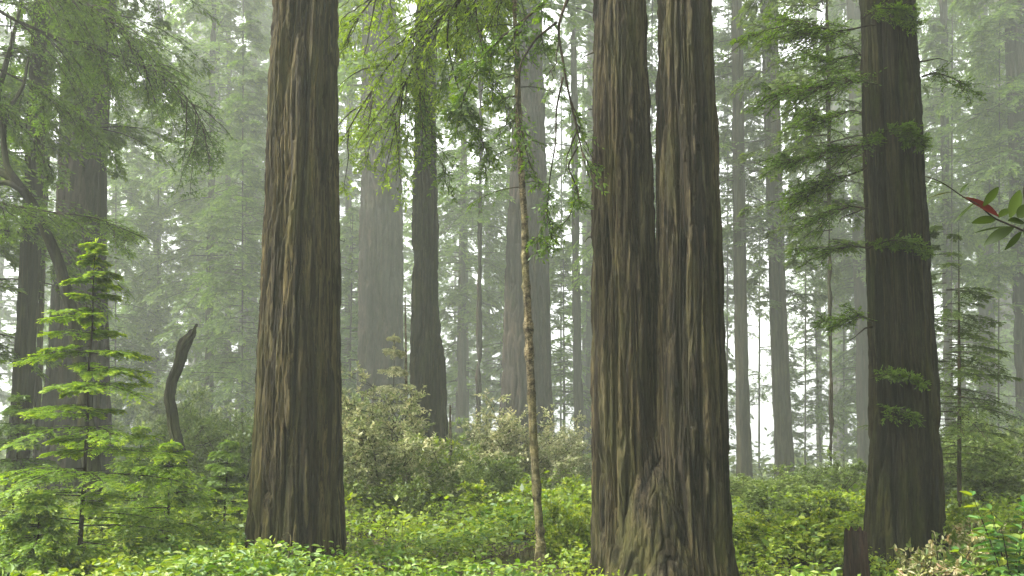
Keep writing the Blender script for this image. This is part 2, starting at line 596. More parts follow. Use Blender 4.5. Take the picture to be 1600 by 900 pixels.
# ------------------------------------------------------------------ foliage generators
def branch_paths(n, z, az, L, droop, rise, rg, k=9, wob=0.06):
    """n branch centrelines: (n,k,3)"""
    t = np.linspace(0, 1, k)[None, :]
    L = L[:, None]
    out = L * t * (1 - 0.12 * t)
    zz = z[:, None] + L * (rise[:, None] * t - droop[:, None] * t * t)
    a = az[:, None] + wob * 3 * t * rg.normal(size=(n, 1))
    return np.stack([out * np.cos(a), out * np.sin(a), zz], -1)


def sprays(mb, paths, rg, twigs=24, leafs=8, leafL=0.12, leafW=0.045, tw_len=0.34, t0=0.12, mat=0, flat=0.25, hang=0.25, tipb=0.5, tint_amt=1.0, min_tw=0.05, droop_twig=0.0):
    """flat conifer sprays on every branch path"""
    n, k, _ = paths.shape
    seg = np.linalg.norm(np.diff(paths, axis=1), axis=2).sum(1)
    T = t0 + (1 - t0) * rg.random((n, twigs)) ** 0.85
    f = T * (k - 1)
    i0 = np.clip(f.astype(int), 0, k - 2)
    fr = (f - i0)[..., None]
    bi = np.arange(n)[:, None]
    A, B = paths[bi, i0], paths[bi, i0 + 1]
    P = A * (1 - fr) + B * fr
    D = norm(B - A)
    up = np.array([0, 0, 1.0])
    S = norm(np.cross(D, up[None, None]))
    side = np.where(rg.random((n, twigs)) < .5, -1, 1)[..., None]
    ang = np.radians(rg.uniform(35, 70, (n, twigs)))[..., None]
    N = norm(np.cross(S, D))
    TD = norm(D * np.cos(ang) + S * side * np.sin(ang) + N * rg.normal(0, flat, (n, twigs, 1)) - up * droop_twig * (0.5 + rg.random((n, twigs, 1))))
    TL = (seg[:, None] * tw_len * (1.12 - T) ** 0.8 * rg.uniform(.5, 1.2, (n, twigs)) + min_tw)[..., None, None]
    # leaves on twigs
    s = rg.random((n, twigs, leafs))[..., None]
    LP = P[:, :, None] + TD[:, :, None] * TL * s - up * (TL * hang * s * s)
    TDl = norm(TD[:, :, None] - up * (2 * hang * s * .7))
    SS = norm(np.cross(TDl, N[:, :, None]))
    sd = np.where(rg.random(s.shape) < .5, -1, 1)
    an = rg.uniform(0.25, 1.0, s.shape)
    LD = norm(TDl * np.cos(an) + SS * sd * np.sin(an) + rg.normal(0, .12, LP.shape))
    LN = norm(N[:, :, None] + rg.normal(0, .35, LP.shape))
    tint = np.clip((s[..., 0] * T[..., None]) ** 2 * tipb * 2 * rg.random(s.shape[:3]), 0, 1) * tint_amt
    m = LP.size // 3
    sz = rg.uniform(.65, 1.25, m)
    mb.leaves(LP.reshape(-1, 3), LD.reshape(-1, 3), LN.reshape(-1, 3), leafL * sz, leafW * sz, mat, tint.reshape(-1))
    return P.reshape(-1, 3), (P + TD * TL[:, :, 0] * .8 - up * TL[:, :, 0] * hang * .6).reshape(-1, 3)


def twig_lines(mb, A, B, r, mat=1):
    """thin three-sided woody twigs"""
    n = len(A)
    D = norm(B - A)
    S = norm(np.cross(D, np.array([0.1, 0.2, 1.0])))
    U = np.cross(S, D)
    offs = [S, -0.5 * S + 0.87 * U, -0.5 * S - 0.87 * U]
    v = np.stack([A + o * r for o in offs] + [B + o * r * .4 for o in offs], 1)
    b = np.arange(n)[:, None] * 6
    q = np.concatenate([b + np.array([[i, (i + 1) % 3, 3 + (i + 1) % 3, 3 + i]]) for i in range(3)], 0)
    mb.add(v, q, mat, 0.0, True)


def crown_proto(seed, H, z0, R, nb, twigs, leafs, leafL, leafW, shape='cone', mats=None, droop=.35, rise=.12, lobes=0.35, hang=.3, wood_r=.028, twig_r=0.006, gap=0.0, tint=1.0):
    rg = np.random.default_rng(seed)
    z = z0 + (H - z0) * np.sort(rg.random(nb)) ** 0.95
    t = (z - z0) / (H - z0)
    az = rg.random(nb) * 2 * math.pi
    if shape == 'cone':
        L = R * (1 - t) ** 0.75 * (0.55 + 0.45 * smooth(0, .2, t))
    else:
        L = R * np.sin(np.clip(t * .85 + .12, 0, 1) * math.pi) ** .6
    L = L * (1 + lobes * noise(np.cos(az) * 1.3, np.sin(az) * 1.3, z * .5, seed)) * rg.uniform(.55, 1.15, nb) + .25
    if gap > 0:
        keep = noise(np.cos(az) * 1.1 + 5, np.sin(az) * 1.1, z * .35, seed + 2) > (-1 + 2 * gap) * .5
        z, az, L = z[keep], az[keep], L[keep]
    n = len(z)
    paths = branch_paths(n, z, az, L, droop * rg.uniform(.5, 1.4, n), rise * rg.uniform(.2, 2, n), rg)
    mb = MB()
    A, B = sprays(mb, paths, rg, twigs, leafs, leafL, leafW, hang=hang, tint_amt=tint)
    if twig_r:
        twig_lines(mb, A, B, twig_r)
    for p, l in zip(paths, L):
        mb.tube(p[::2], np.linspace(1, .15, len(p[::2])) * wood_r * (0.4 + l / max(R, .1)), 4, 1)
    return mb


def hide_proto(o):
    """prototypes are not left in the scene: only their mesh data are kept"""
    me = o.data
    COL.objects.unlink(o)
    bpy.data.objects.remove(o)
    return me


def add_mesh(name, me, parent, scale=(1, 1, 1), rz=0.0, loc=(0, 0, 0)):
    o = bpy.data.objects.new(name, me)
    COL.objects.link(o)
    o.parent = parent
    o.scale = scale
    o.rotation_euler = (0, 0, rz)
    o.location = loc
    return o


# crown meshes shared by the misty trees
CR = {}
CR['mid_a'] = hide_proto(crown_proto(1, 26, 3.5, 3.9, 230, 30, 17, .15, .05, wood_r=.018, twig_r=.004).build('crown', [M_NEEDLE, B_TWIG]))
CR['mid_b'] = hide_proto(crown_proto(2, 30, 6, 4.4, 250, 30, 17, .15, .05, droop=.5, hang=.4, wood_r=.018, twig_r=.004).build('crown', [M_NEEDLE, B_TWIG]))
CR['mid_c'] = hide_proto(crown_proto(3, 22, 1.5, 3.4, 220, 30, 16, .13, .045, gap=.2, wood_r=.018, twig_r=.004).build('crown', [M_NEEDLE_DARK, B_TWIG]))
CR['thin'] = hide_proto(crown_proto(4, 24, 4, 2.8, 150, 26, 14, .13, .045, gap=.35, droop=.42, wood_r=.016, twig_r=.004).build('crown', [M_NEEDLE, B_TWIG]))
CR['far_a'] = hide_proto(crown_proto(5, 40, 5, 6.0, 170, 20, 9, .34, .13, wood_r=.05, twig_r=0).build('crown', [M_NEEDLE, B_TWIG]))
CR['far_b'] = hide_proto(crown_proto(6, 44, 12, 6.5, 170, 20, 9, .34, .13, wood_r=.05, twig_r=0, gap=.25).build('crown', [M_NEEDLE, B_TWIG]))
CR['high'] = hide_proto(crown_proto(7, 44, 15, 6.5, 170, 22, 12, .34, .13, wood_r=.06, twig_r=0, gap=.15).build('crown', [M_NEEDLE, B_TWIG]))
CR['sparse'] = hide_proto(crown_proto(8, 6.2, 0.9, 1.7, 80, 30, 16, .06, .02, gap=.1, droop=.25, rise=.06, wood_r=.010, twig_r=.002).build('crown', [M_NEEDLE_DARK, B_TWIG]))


# ------------------------------------------------------------------ the big near trees
def base_at(x, Y):
    return np.array([x, Y, float(zt(x, Y))])


def big_trunk(parent, base, prof, Y, mat, seed, size, amp, nth, nz, flare, top=17.0, lobes=6, flute=.05, twist=0.0, name='trunk'):
    zs, cx, r = from_profile(prof, Y, top, nz, zbase=base[2] - .25)
    mb = MB()
    trunk_surface(mb, zs, cx, np.full_like(zs, Y), r + amp * .45, nth, seed, size, amp, flute, flare, .45, base[2], lobes, twist=twist)
    return mb.build(name, mat, parent, base)


# 1: big redwood
T1Y = 10.0
b1 = base_at(at(463, 880, T1Y)[0], T1Y)
t1 = empty('redwood_tree', b1, 'broad straight brown redwood standing alone between the fir sapling and the hanging sprays', 'tree')
big_trunk(t1, b1, [(890, 384, 540), (850, 390, 536), (800, 393, 534), (750, 397, 532), (700, 400, 530), (600, 406, 528), (500, 411, 527), (400, 416, 526.5), (300, 420, 526), (200, 423, 525), (100, 427, 524.5), (0, 431, 524)],
          T1Y, B_RED, 3, .12, .056, 620, 620, .10, top=38)

add_mesh('crown', CR['high'], t1, rz=.3)  # unseen above the frame, added to darken the haze near the camera

# 2: twin redwood
T2Y = 8.9
b2 = base_at(at(1035, 890, T2Y)[0], T2Y)
t2 = empty('twin_redwood', b2, 'double redwood whose two tall stems join in one wide mossy base', 'tree')


def kn(px, py, zs, cx, r, s=1.0, amp=.03, w=.05, h=.055):
    p = at(px, py, T2Y - .4)
    c_, r_ = np.interp(p[2], zs, cx), np.interp(p[2], zs, r)
    return (-math.pi / 2 + math.asin(float(np.clip((p[0] - c_) / r_, -.95, .95))), p[2], w * s, h * s, amp * s)


def twin_mesh():
    mb = MB()
    zb = b2[2] - .25
    L = [(900, 930, 1050), (800, 930, 1042), (700, 929, 1031), (600, 928, 1026), (500, 927, 1025.5), (400, 927, 1022), (300, 927.5, 1018), (200, 928, 1014.5), (100, 929, 1010), (0, 930, 1006)]
    zs, cx, r = from_profile(L, T2Y, 36.0, 560, zbase=zb)
    trunk_surface(mb, zs, cx, np.full_like(zs, T2Y), r + .015, 560, 11, .105, .048, .045, .16, .5, b2[2], 5)
    Rr = [(900, 1030, 1146), (800, 1026, 1139), (700, 1024, 1136), (600, 1025, 1132.5), (500, 1026, 1129), (400, 1028.5, 1126), (300, 1029, 1122), (200, 1029, 1118), (100, 1028, 1113.5), (0, 1027, 1109)]
    zs, cx, r = from_profile(Rr, T2Y - .12, 36.0, 560, zbase=zb)
    trunk_surface(mb, zs, cx, np.full_like(zs, T2Y - .12), r + .015, 560, 23, .105, .048, .045, .28, .4, b2[2], 5, knots=[kn(1090, 230, zs, cx, r), kn(1088, 168, zs, cx, r, .6), kn(1076, 66, zs, cx, r, .7), kn(1066, 18, zs, cx, r, .5), kn(1086, 302, zs, cx, r, .8), kn(1058, 285, zs, cx, r, .6), kn(1063, 800, zs, cx, r, 1, -.10, .06, .24), kn(1060, 640, zs, cx, r, 1, -.035, .03, .5)])
    # the swollen joint between the stems, fading out where they part
    Mj = [(900, 950, 1105), (800, 968, 1080), (720, 984, 1058), (660, 1000, 1044), (620, 1010, 1036), (585, 1018, 1029)]
    zs, cx, r = from_profile(Mj, T2Y - .22, at(1023, 580, T2Y)[2], 300, zbase=zb)
    trunk_surface(mb, zs, cx, np.full_like(zs, T2Y - .22) + .2 * (zs - zs[0]) / (zs[-1] - zs[0]), r + .01, 360, 37, .105, .03, .05, .2, .4, b2[2], 4)
    return mb.build('trunk', B_TWIN, t2, b2)


twin_mesh()
add_mesh('crown', CR['high'], t2, rz=1.9)  # crown out of view, added to block light from overhead

# 3: dark redwood
T3Y = 10.3
b3 = base_at(at(1412, 880, T3Y)[0], T3Y)
t3 = empty('redwood_tree', b3, 'dark ridged redwood with small green sprays on its bark beside the reddish stump', 'tree')


def dark_trunk():
    mb = MB()
    P = [(900, 1350, 1474), (850, 1353, 1472), (800, 1356, 1470), (750, 1359, 1468), (700, 1361, 1466), (600, 1363, 1461), (500, 1361, 1454), (400, 1358, 1448), (300, 1355, 1442), (200, 1352, 1436), (100, 1349, 1431), (0, 1346, 1426)]
    zs, cx, r = from_profile(P, T3Y, 36, 560, zbase=b3[2] - .25)
    trunk_surface(mb, zs, cx, np.full_like(zs, T3Y), r + .01, 520, 5, .11, .042, .05, .1, .5, b3[2], 5)
    # a rib of bark running up the front
    P = [(900, 1392, 1442), (800, 1393, 1436), (700, 1392, 1430), (600, 1391, 1425), (500, 1389, 1421), (300, 1386, 1415), (100, 1380, 1405), (0, 1376, 1400)]
    Yr = T3Y - .23
    zs, cx, r = from_profile(P, Yr, 16, 420, zbase=b3[2] - .25)
    trunk_surface(mb, zs, cx, np.full_like(zs, Yr), r, 160, 29, .09, .025, .05, .1, .4, b3[2], 3, ecc=1.2)
    return mb.build('trunk', B_DARK, t3, b3)


dark_trunk()
add_mesh('crown', CR['high'], t3, rz=3.9)  # also out of view, added so the near haze falls darker


# ------------------------------------------------------------------ thin ringed tree, snag, leaning tree, stump
def path_from_px(pts, Y, k=40, wob=0.0, seed=0, dY=None):
    pts = np.array([at(x, y, Y if dY is None else Y + d) for (x, y), d in zip(pts, dY or [0] * len(pts))])
    s = np.concatenate([[0], np.cumsum(np.linalg.norm(np.diff(pts, axis=0), axis=1))])
    u = np.linspace(0, s[-1], k)
    # smooth through points
    out = np.stack([np.interp(u, s, pts[:, i]) for i in range(3)], 1)
    for _ in range(min(6, max(1, k // 12))):
        out[1:-1] = (out[:-2] + 2 * out[1:-1] + out[2:]) / 4
    if wob:
        out[:, 0] += wob * noise(u * 2.3, 0, 0, seed)
        out[:, 1] += wob * noise(u * 2.3, 5, 0, seed)
    return out


def rough_tube(mb, pts, rad, sides, seed, size, amp, mat=0, ring=0.0):
    pts = np.asarray(pts)
    k = len(pts)
    t = norm(np.gradient(pts, axis=0))
    ref = np.array([1.0, 0.0, 0.0]) if abs(t[:, 2]).mean() > .5 else np.array([0, 0, 1.0])
    a = norm(np.cross(t, ref))
    b = np.cross(t, a)
    th = np.arange(sides) * 2 * math.pi / sides
    s = np.concatenate([[0], np.cumsum(np.linalg.norm(np.diff(pts, axis=0), axis=1))])
    R = np.broadcast_to(rad, (k,))[:, None] + 0 * th[None]
    x0, y0 = R * np.cos(th)[None], R * np.sin(th)[None]
    R = R + bark_disp(x0, y0, s[:, None] + 0 * th[None], seed, size, amp)
    if ring:
        R = R * (1 + ring * np.maximum(0, noise(s[:, None] * 16, 0, 0, seed) + .5 * noise(s[:, None] * 16, np.cos(th)[None] * 2, np.sin(th)[None] * 2, seed)))
    v = pts[:, None] + R[..., None] * (np.cos(th)[None, :, None] * a[:, None] + np.sin(th)[None, :, None] * b[:, None])
    i = np.arange(k - 1)[:, None] * sides
    j = np.arange(sides)[None, :]
    j2 = (j + 1) % sides
    mb.add(v, np.stack([i + j, i + j2, i + sides + j2, i + sides + j], -1), mat, None, True)


# thin tree
TY = 9.7
pp = path_from_px([(850, 905), (845, 862), (840, 780), (834, 680), (828, 560), (822, 430), (818, 330), (813, 220), (808, 110), (805, 0), (800, -160), (792, -330)], TY, 300, .012, 4)
bt = base_at(pp[0][0], TY)
pp[0][2] = bt[2] - .1
tt = empty('thin_tree', bt, 'very thin leaning tree with pale lumpy ringed bark in front of the undergrowth', 'tree')
mb = MB()
rough_tube(mb, pp, np.interp(np.arange(300), [0, 12, 100, 200, 299], [.07, .043, .038, .028, .018]), 20, 5, .04, .006, 0, .35)
mb.build('trunk', B_PALE, tt, bt)
mb = MB()
rg = np.random.default_rng(50)
idx = rg.integers(140, 290, 46)
az = rg.random(46) * 6.28
pth = branch_paths(46, pp[idx][:, 2], az, rg.uniform(.25, .75, 46), rg.uniform(.3, .8, 46), rg.uniform(0, .2, 46), rg)
pth[..., 0] += pp[idx][:, 0][:, None]
pth[..., 1] += pp[idx][:, 1][:, None]
A, B = sprays(mb, pth, rg, 14, 9, .035, .013, mat=0)
twig_lines(mb, A, B, .0015)
for p in pth:
    mb.tube(p, np.linspace(.006, .002, len(p)), 4, 1)
mb.build('crown', [M_NEEDLE, B_TWIG], tt, bt)

# broken snag
SY = 15.5
sp = path_from_px([(283, 760), (279, 700), (270, 655), (263, 622), (268, 592), (283, 562), (288, 540), (301, 521), (308, 506)], SY, 110, .02, 12)
bs = base_at(sp[0][0], SY)
sp[0][2] = bs[2] - .2
so = empty('broken_snag', bs, 'dark mossy broken snag, bent and pointed at the top, rising out of the bushes', 'snag')
mb = MB()
rough_tube(mb, sp, np.interp(np.arange(110), [0, 30, 60, 95, 103, 109], [.125, .09, .085, .1, .06, .008]), 60, 8, .07, .035)
mb.build('trunk', B_MOSS, so, bs)

# leaning mossy tree, with a limb that leaves the frame
LY = 13.5
lp = path_from_px([(150, 800), (140, 690), (126, 560), (108, 460), (88, 400), (62, 345), (38, 300), (12, 272), (-40, 255), (-110, 200)], LY, 120, .03, 8)
bl = base_at(lp[0][0], LY)
lp[0][2] = bl[2] - .2
lo = empty('leaning_tree', bl, 'crooked mossy tree leaning behind the fir sapling with forked limbs', 'tree')
mb = MB()
rough_tube(mb, lp, np.interp(np.arange(120), [0, 40, 119], [.13, .09, .05]), 24, 9, .06, .015)
mb.build('trunk', B_MOSS, lo, bl)
for pts in ([(30, 292), (8, 262), (2, 215), (8, 178), (26, 150), (40, 132), (44, 90)], [(2, 215), (-8, 150), (10, 90), (30, 30), (34, -40)], [(38, 300), (10, 285), (-40, 290)]):
    q = path_from_px(pts, LY - .05, 40, .03, 3)
    mb = MB()
    rough_tube(mb, q, np.linspace(.055, .02, 40), 14, 6, .05, .01)
    mb.build('limb', B_MOSS, lo, bl)

# stump
STY = 9.1
bst = base_at(at(1338, 880, STY)[0], STY)
st = empty('stump', bst, 'short square-topped reddish dead stump beside the dark redwood', 'stump')
ztop = at(1338, 829, STY)[2]
zs = np.linspace(bst[2] - .2, ztop, 60)
mb = MB()
rad = np.interp(zs, [zs[0], ztop], [.118, .1])
trunk_surface(mb, zs, np.full(60, bst[0]), np.full(60, STY), rad, 120, 71, .05, .014, .12, .2, .2, bst[2], 4)
# jagged top
th = np.arange(120) * 2 * math.pi / 120
V0 = mb.V[-1]
rim = V0[-120:].copy()
rim[:, 2] += .03 * noise(np.cos(th) * 3, np.sin(th) * 3, 0, 5)
V0[-120:] = rim
ctr = np.array([bst[0], STY, ztop - .03])
inner = ctr + (rim - ctr) * .55
inner[:, 2] = ztop - .03 + .02 * noise(np.cos(th) * 4, np.sin(th) * 4, 0, 8)
inner2 = np.repeat(ctr[None], 120, 0) + (rim - ctr) * .02
vv = np.concatenate([rim, inner, inner2])
j = np.arange(120)
j2 = (j + 1) % 120
mb.add(vv, np.concatenate([np.stack([j, j2, j2 + 120, j + 120], 1), np.stack([j + 120, j2 + 120, j2 + 240, j + 240], 1)]), 0, None, False)
mb.build('trunk', B_STUMP, st, bst)


# ------------------------------------------------------------------ misty trunks and trees behind
def mist_tree(name, label, prof, Y, top, crown=None, cscale=1.0, crz=0.0, mat=None, nth=90, nz=120, size=.22, amp=.06, flare=.15, cz=0.0, seed=0, group=None, cxy=None, lobes=6, cat='tree'):
    if Y > 25:
        k_ = 1.5
        Y, top = Y * k_, min(top * k_, 46)
        cscale = cscale * 1.28 if not isinstance(cscale, tuple) else cscale
        size *= k_
        amp *= k_
    pb = max(prof, key=lambda p: p[0])
    x = at((pb[1] + pb[2]) / 2, pb[0], Y)[0]
    b = base_at(x, Y)
    e = empty(name, b, label, cat, group)
    zs, cx, r = from_profile(prof, Y, top, nz, zbase=min(b[2] - .4, at(800, pb[0], Y)[2] - .1))
    mb = MB()
    trunk_surface(mb, zs, cx, np.full_like(zs, Y), r, nth, seed, size, amp, .07, flare, 1.0, b[2], lobes)
    mb.build('trunk', mat or B_FAR, e, b)
    if crown:
        s = cscale if isinstance(cscale, tuple) else (cscale,) * 3
        # follow the trunk's lean with the crown's foot
        zc = b[2] + 8
        add_mesh('crown', CR[crown], e, s, crz, (float(np.interp(zc, zs, cx)) - b[0], 0, cz))
    return e


# left group
mist_tree('redwood_tree', 'huge grey redwood in the mist behind the crooked mossy tree', [(720, 62, 176), (600, 75, 168), (400, 88, 163), (250, 94, 165), (100, 100, 172), (0, 104, 178)], 25, 30, crown='high', crz=61, seed=61, size=.2, amp=.06, nth=140, nz=220)
mist_tree('redwood_tree', 'slender dark tree trunk crossing in front of the huge grey redwood', [(715, 12, 45), (600, 20, 52), (400, 32, 62), (200, 42, 70), (100, 48, 74), (0, 54, 78)], 17, 17, mat=B_DARK, seed=62, size=.12, amp=.03)
mist_tree('conifer_tree', 'thin stem close beside the slender dark trunk', [(700, 50, 62), (400, 62, 73), (100, 72, 82), (0, 76, 85)], 21, 20, mat=B_SLIM, seed=63, crown='thin', cscale=.8, cz=1.5)
mist_tree('conifer_tree', 'pale bushy conifer fading into mist behind the broken snag', [(720, 318, 334), (400, 322, 334), (0, 330, 338)], 34, 30, 'mid_a', 1.1, 1.0, seed=64)
mist_tree('redwood_tree', 'broad trunk almost lost in mist between snag and nearest redwood', [(700, 292, 352), (400, 298, 348), (0, 304, 342)], 78, 42, 'far_b', 1.0, .4, seed=65)
mist_tree('conifer_tree', 'drooping conifer whose sprays hang in front of the huge grey redwood', [(740, 150, 157), (400, 153, 159), (0, 157, 161)], 19.5, 19, 'mid_a', .62, 2.0, seed=66, mat=B_SLIM, cz=5.2)
mist_tree('conifer_tree', 'hazy conifer filling the gap above the mossy snag', [(700, 236, 250), (300, 240, 252), (0, 244, 254)], 44, 36, 'mid_b', 1.25, 2.6, seed=67)
mist_tree('conifer_tree', 'tall misty conifer just beside the nearest redwood stem', [(700, 388, 402), (300, 392, 404), (0, 394, 404)], 52, 40, 'far_a', .85, .9, seed=68)
mist_tree('conifer_tree', 'dark conifer at the very edge behind the crooked tree', [(740, -50, -30), (0, -30, -14)], 17, 18, 'mid_a', .75, 3.3, seed=69, mat=B_SLIM)
mist_tree('conifer_tree', 'pale sunlit conifer high in the gap near the top of nearest redwood', [(740, 350, 362), (300, 352, 362), (0, 354, 362)], 44, 36, 'mid_b', 1.1, 1.1, seed=142, cz=6)
# centre group
mist_tree('redwood_tree', 'wide brownish redwood in mist above the pale dusty shrub', [(640, 556, 632), (500, 560, 631), (300, 562, 629), (100, 566, 622), (0, 568, 618)], 32, 40, crown='high', crz=71, seed=71, size=.3, amp=.1, nth=140, nz=200)
mist_tree('redwood_tree', 'dark redwood with a swollen base behind the bright green shrub', [(735, 634, 706), (640, 640, 699), (560, 642, 697), (480, 643, 686), (300, 645, 684), (100, 648, 680), (0, 650, 676)], 25, 32, mat=B_DARK, crown='high', crz=72, seed=72, size=.26, amp=.09, nth=140, nz=200)
mist_tree('redwood_tree', 'tall pale brown redwood behind the thin ringed tree', [(700, 776, 868), (600, 784, 863), (400, 790, 858), (200, 800, 852), (100, 806, 849), (0, 812, 846)], 27, 30, crown='high', crz=73, seed=73, size=.2, amp=.06, nth=160, nz=240)
mist_tree('conifer_tree', 'slim dark tree in the bright gap beside the twin redwood', [(740, 898, 915), (500, 894, 908), (200, 892, 903), (0, 892, 900)], 34, 30, 'thin', 1.2, .3, seed=74, cz=6)
mist_tree('conifer_tree', 'grey trunk half hidden behind the twin redwood', [(720, 915, 940), (400, 916, 938), (0, 918, 938)], 48, 40, 'far_b', .8, 1.9, seed=75)
mist_tree('conifer_tree', 'feathery green conifer between the two foggy redwoods', [(720, 714, 728), (300, 718, 730), (0, 720, 730)], 40, 34, 'mid_b', 1.15, 4.0, seed=76)
mist_tree('conifer_tree', 'light green conifer beside the wide foggy redwood', [(720, 536, 548), (300, 540, 550), (0, 542, 552)], 46, 36, 'mid_a', 1.3, 4.4, seed=77)
mist_tree('conifer_tree', 'young conifer standing before the tall pale brown redwood', [(720, 742, 752), (300, 746, 754), (0, 748, 756)], 27, 24, 'thin', .95, 5.2, seed=78, cz=5)
# right group
mist_tree('conifer_tree', 'straight slender tree closest to the twin redwood on its open side', [(790, 1151, 1178), (700, 1150, 1175), (600, 1149, 1170), (400, 1146, 1166), (200, 1144, 1163), (0, 1143, 1161)], 27, 26, 'thin', 1.0, 1.2, seed=81, mat=B_SLIM, size=.12, amp=.03, cz=4)
mist_tree('conifer_tree', 'thicker straight tree in the bright gap, second from the twin redwood', [(800, 1212, 1243), (700, 1210, 1239), (600, 1206, 1234), (400, 1200, 1226), (200, 1194, 1220), (0, 1189, 1214)], 27.5, 26, 'mid_c', 1.0, 2.9, seed=82, mat=B_SLIM, size=.14, amp=.035, cz=6)
mist_tree('redwood_tree', 'grey trunk in mist close behind the dark ridged redwood', [(750, 1341, 1366), (500, 1336, 1362), (200, 1328, 1352), (0, 1322, 1346)], 40, 34, 'mid_b', 1.15, .2, seed=83, cz=3)
mist_tree('redwood_tree', 'faint pale trunk against the white sky gap', [(730, 1302, 1325), (500, 1300, 1322), (200, 1297, 1318), (0, 1294, 1315)], 68, 42, 'far_b', .85, 5.0, seed=84)
mist_tree('conifer_tree', 'very thin faint tree in the white gap between two slender trees', [(720, 1276, 1286), (200, 1270, 1279), (0, 1268, 1276)], 62, 40, 'far_a', .7, 5.6, seed=85, cz=6)
mist_tree('conifer_tree', 'leafy conifer seen between the stems of the twin redwood and slender tree', [(720, 1106, 1120), (0, 1100, 1112)], 42, 36, 'mid_a', 1.3, 6.0, seed=86, cz=5)
mist_tree('redwood_tree', 'misty trunk behind the thin dark-branched sapling', [(720, 1532, 1556), (400, 1528, 1552), (0, 1520, 1542)], 46, 38, 'mid_b', 1.3, 1.4, seed=87, cz=4)
mist_tree('redwood_tree', 'faint broad trunk among the misty trees by the leafy twig', [(720, 1556, 1590), (400, 1552, 1584), (0, 1546, 1576)], 66, 42, 'far_a', .95, 2.4, seed=88)
mist_tree('redwood_tree', 'grey trunk at the edge behind the broad-leaved twig', [(740, 1592, 1630), (400, 1582, 1618), (0, 1570, 1602)], 30, 28, 'mid_a', 1.05, 3.9, seed=89, cz=5)
mist_tree('conifer_tree', 'bright green conifer beyond the dark ridged redwood', [(740, 1476, 1490), (0, 1468, 1480)], 36, 32, 'mid_b', 1.1, 5.4, seed=90, cz=4)
mist_tree('conifer_tree', 'dark drooping conifer whose boughs reach the dark ridged redwood', [(780, 1296, 1303), (400, 1293, 1299), (0, 1290, 1295)], 20, 19, 'mid_c', .78, 4.2, seed=91, mat=B_SLIM, cz=4.5)

for lab, x_, Y_, c_, sc_, rz_, cz_ in [
        ('lacy hemlock in the white gap close to the twin redwood', 1136, 40, 'thin', .9, 2.2, -2),
        ('misty conifer low in the pale gap beside the snag', 246, 36, 'mid_a', .9, 1.7, -4),
        ('misty conifer standing between snag and nearest redwood', 378, 30, 'mid_a', .75, 2.7, -3),
        ('misty conifer low behind the young fir sapling', 180, 34, 'mid_a', .8, 3.6, -3),
        ('hazy hemlock seen through the slit between the twin stems', 1017, 30, 'mid_b', .8, 2.7, 2),
        ('lacy hemlock in the white gap between the two slender trees', 1186, 46, 'thin', 1.1, 3.2, -2),
        ('lacy hemlock in the white gap beyond the thicker slender tree', 1258, 38, 'thin', .9, .7, -2),
        ('lacy hemlock screening the grey trunk by the dark ridged redwood', 1318, 44, 'thin', 1.0, 4.9, -2),
        ('lacy hemlock in the gap behind the thin dark-branched young conifer', 1486, 34, 'thin', .9, 1.5, -2),
        ('hazy hemlock in the bright gap beside the slim dark tree', 876, 46, 'thin', 1.1, 3.9, -2),
        ('lacy hemlock by the misty trunk behind the leathery twig', 1560, 30, 'thin', .8, 5.9, -2)]:
    mist_tree('hemlock_tree', lab, [(720, x_ - 1.6, x_ + 1.6), (300, x_, x_ + 2.4), (0, x_ + 1, x_ + 3)], Y_, 34, c_, sc_, rz_, seed=int(x_), cz=cz_, mat=B_SLIM, nth=14, nz=40, amp=.01)
mist_tree('bare_stem', 'thin pale bare stem just in front of the dark swollen redwood', [(720, 633, 638), (600, 632, 637), (500, 632, 635)], 19, 4.0, mat=B_PALE, nth=10, nz=30, amp=.002, size=.03, flare=0, seed=131)
mist_tree('bare_stem', 'short pale bare stem behind the bright green shrub', [(740, 701, 707), (680, 701, 706), (640, 702, 705)], 21, 1.6, mat=B_PALE, nth=10, nz=30, amp=.002, size=.03, flare=0, seed=132)

# sparse dark young tree at the right
e = mist_tree('young_conifer', 'thin dark young conifer with sparse level branches beside the dark ridged redwood', [(830, 1496, 1503), (600, 1496, 1502), (480, 1497, 1500)], 13.0, 4.2, mat=B_TWIG, nth=12, nz=40, size=.03, amp=.003, flare=.1, seed=92)
add_mesh('crown', CR['sparse'], e, (.78, .78, .62), .4, (0, 0, .3))


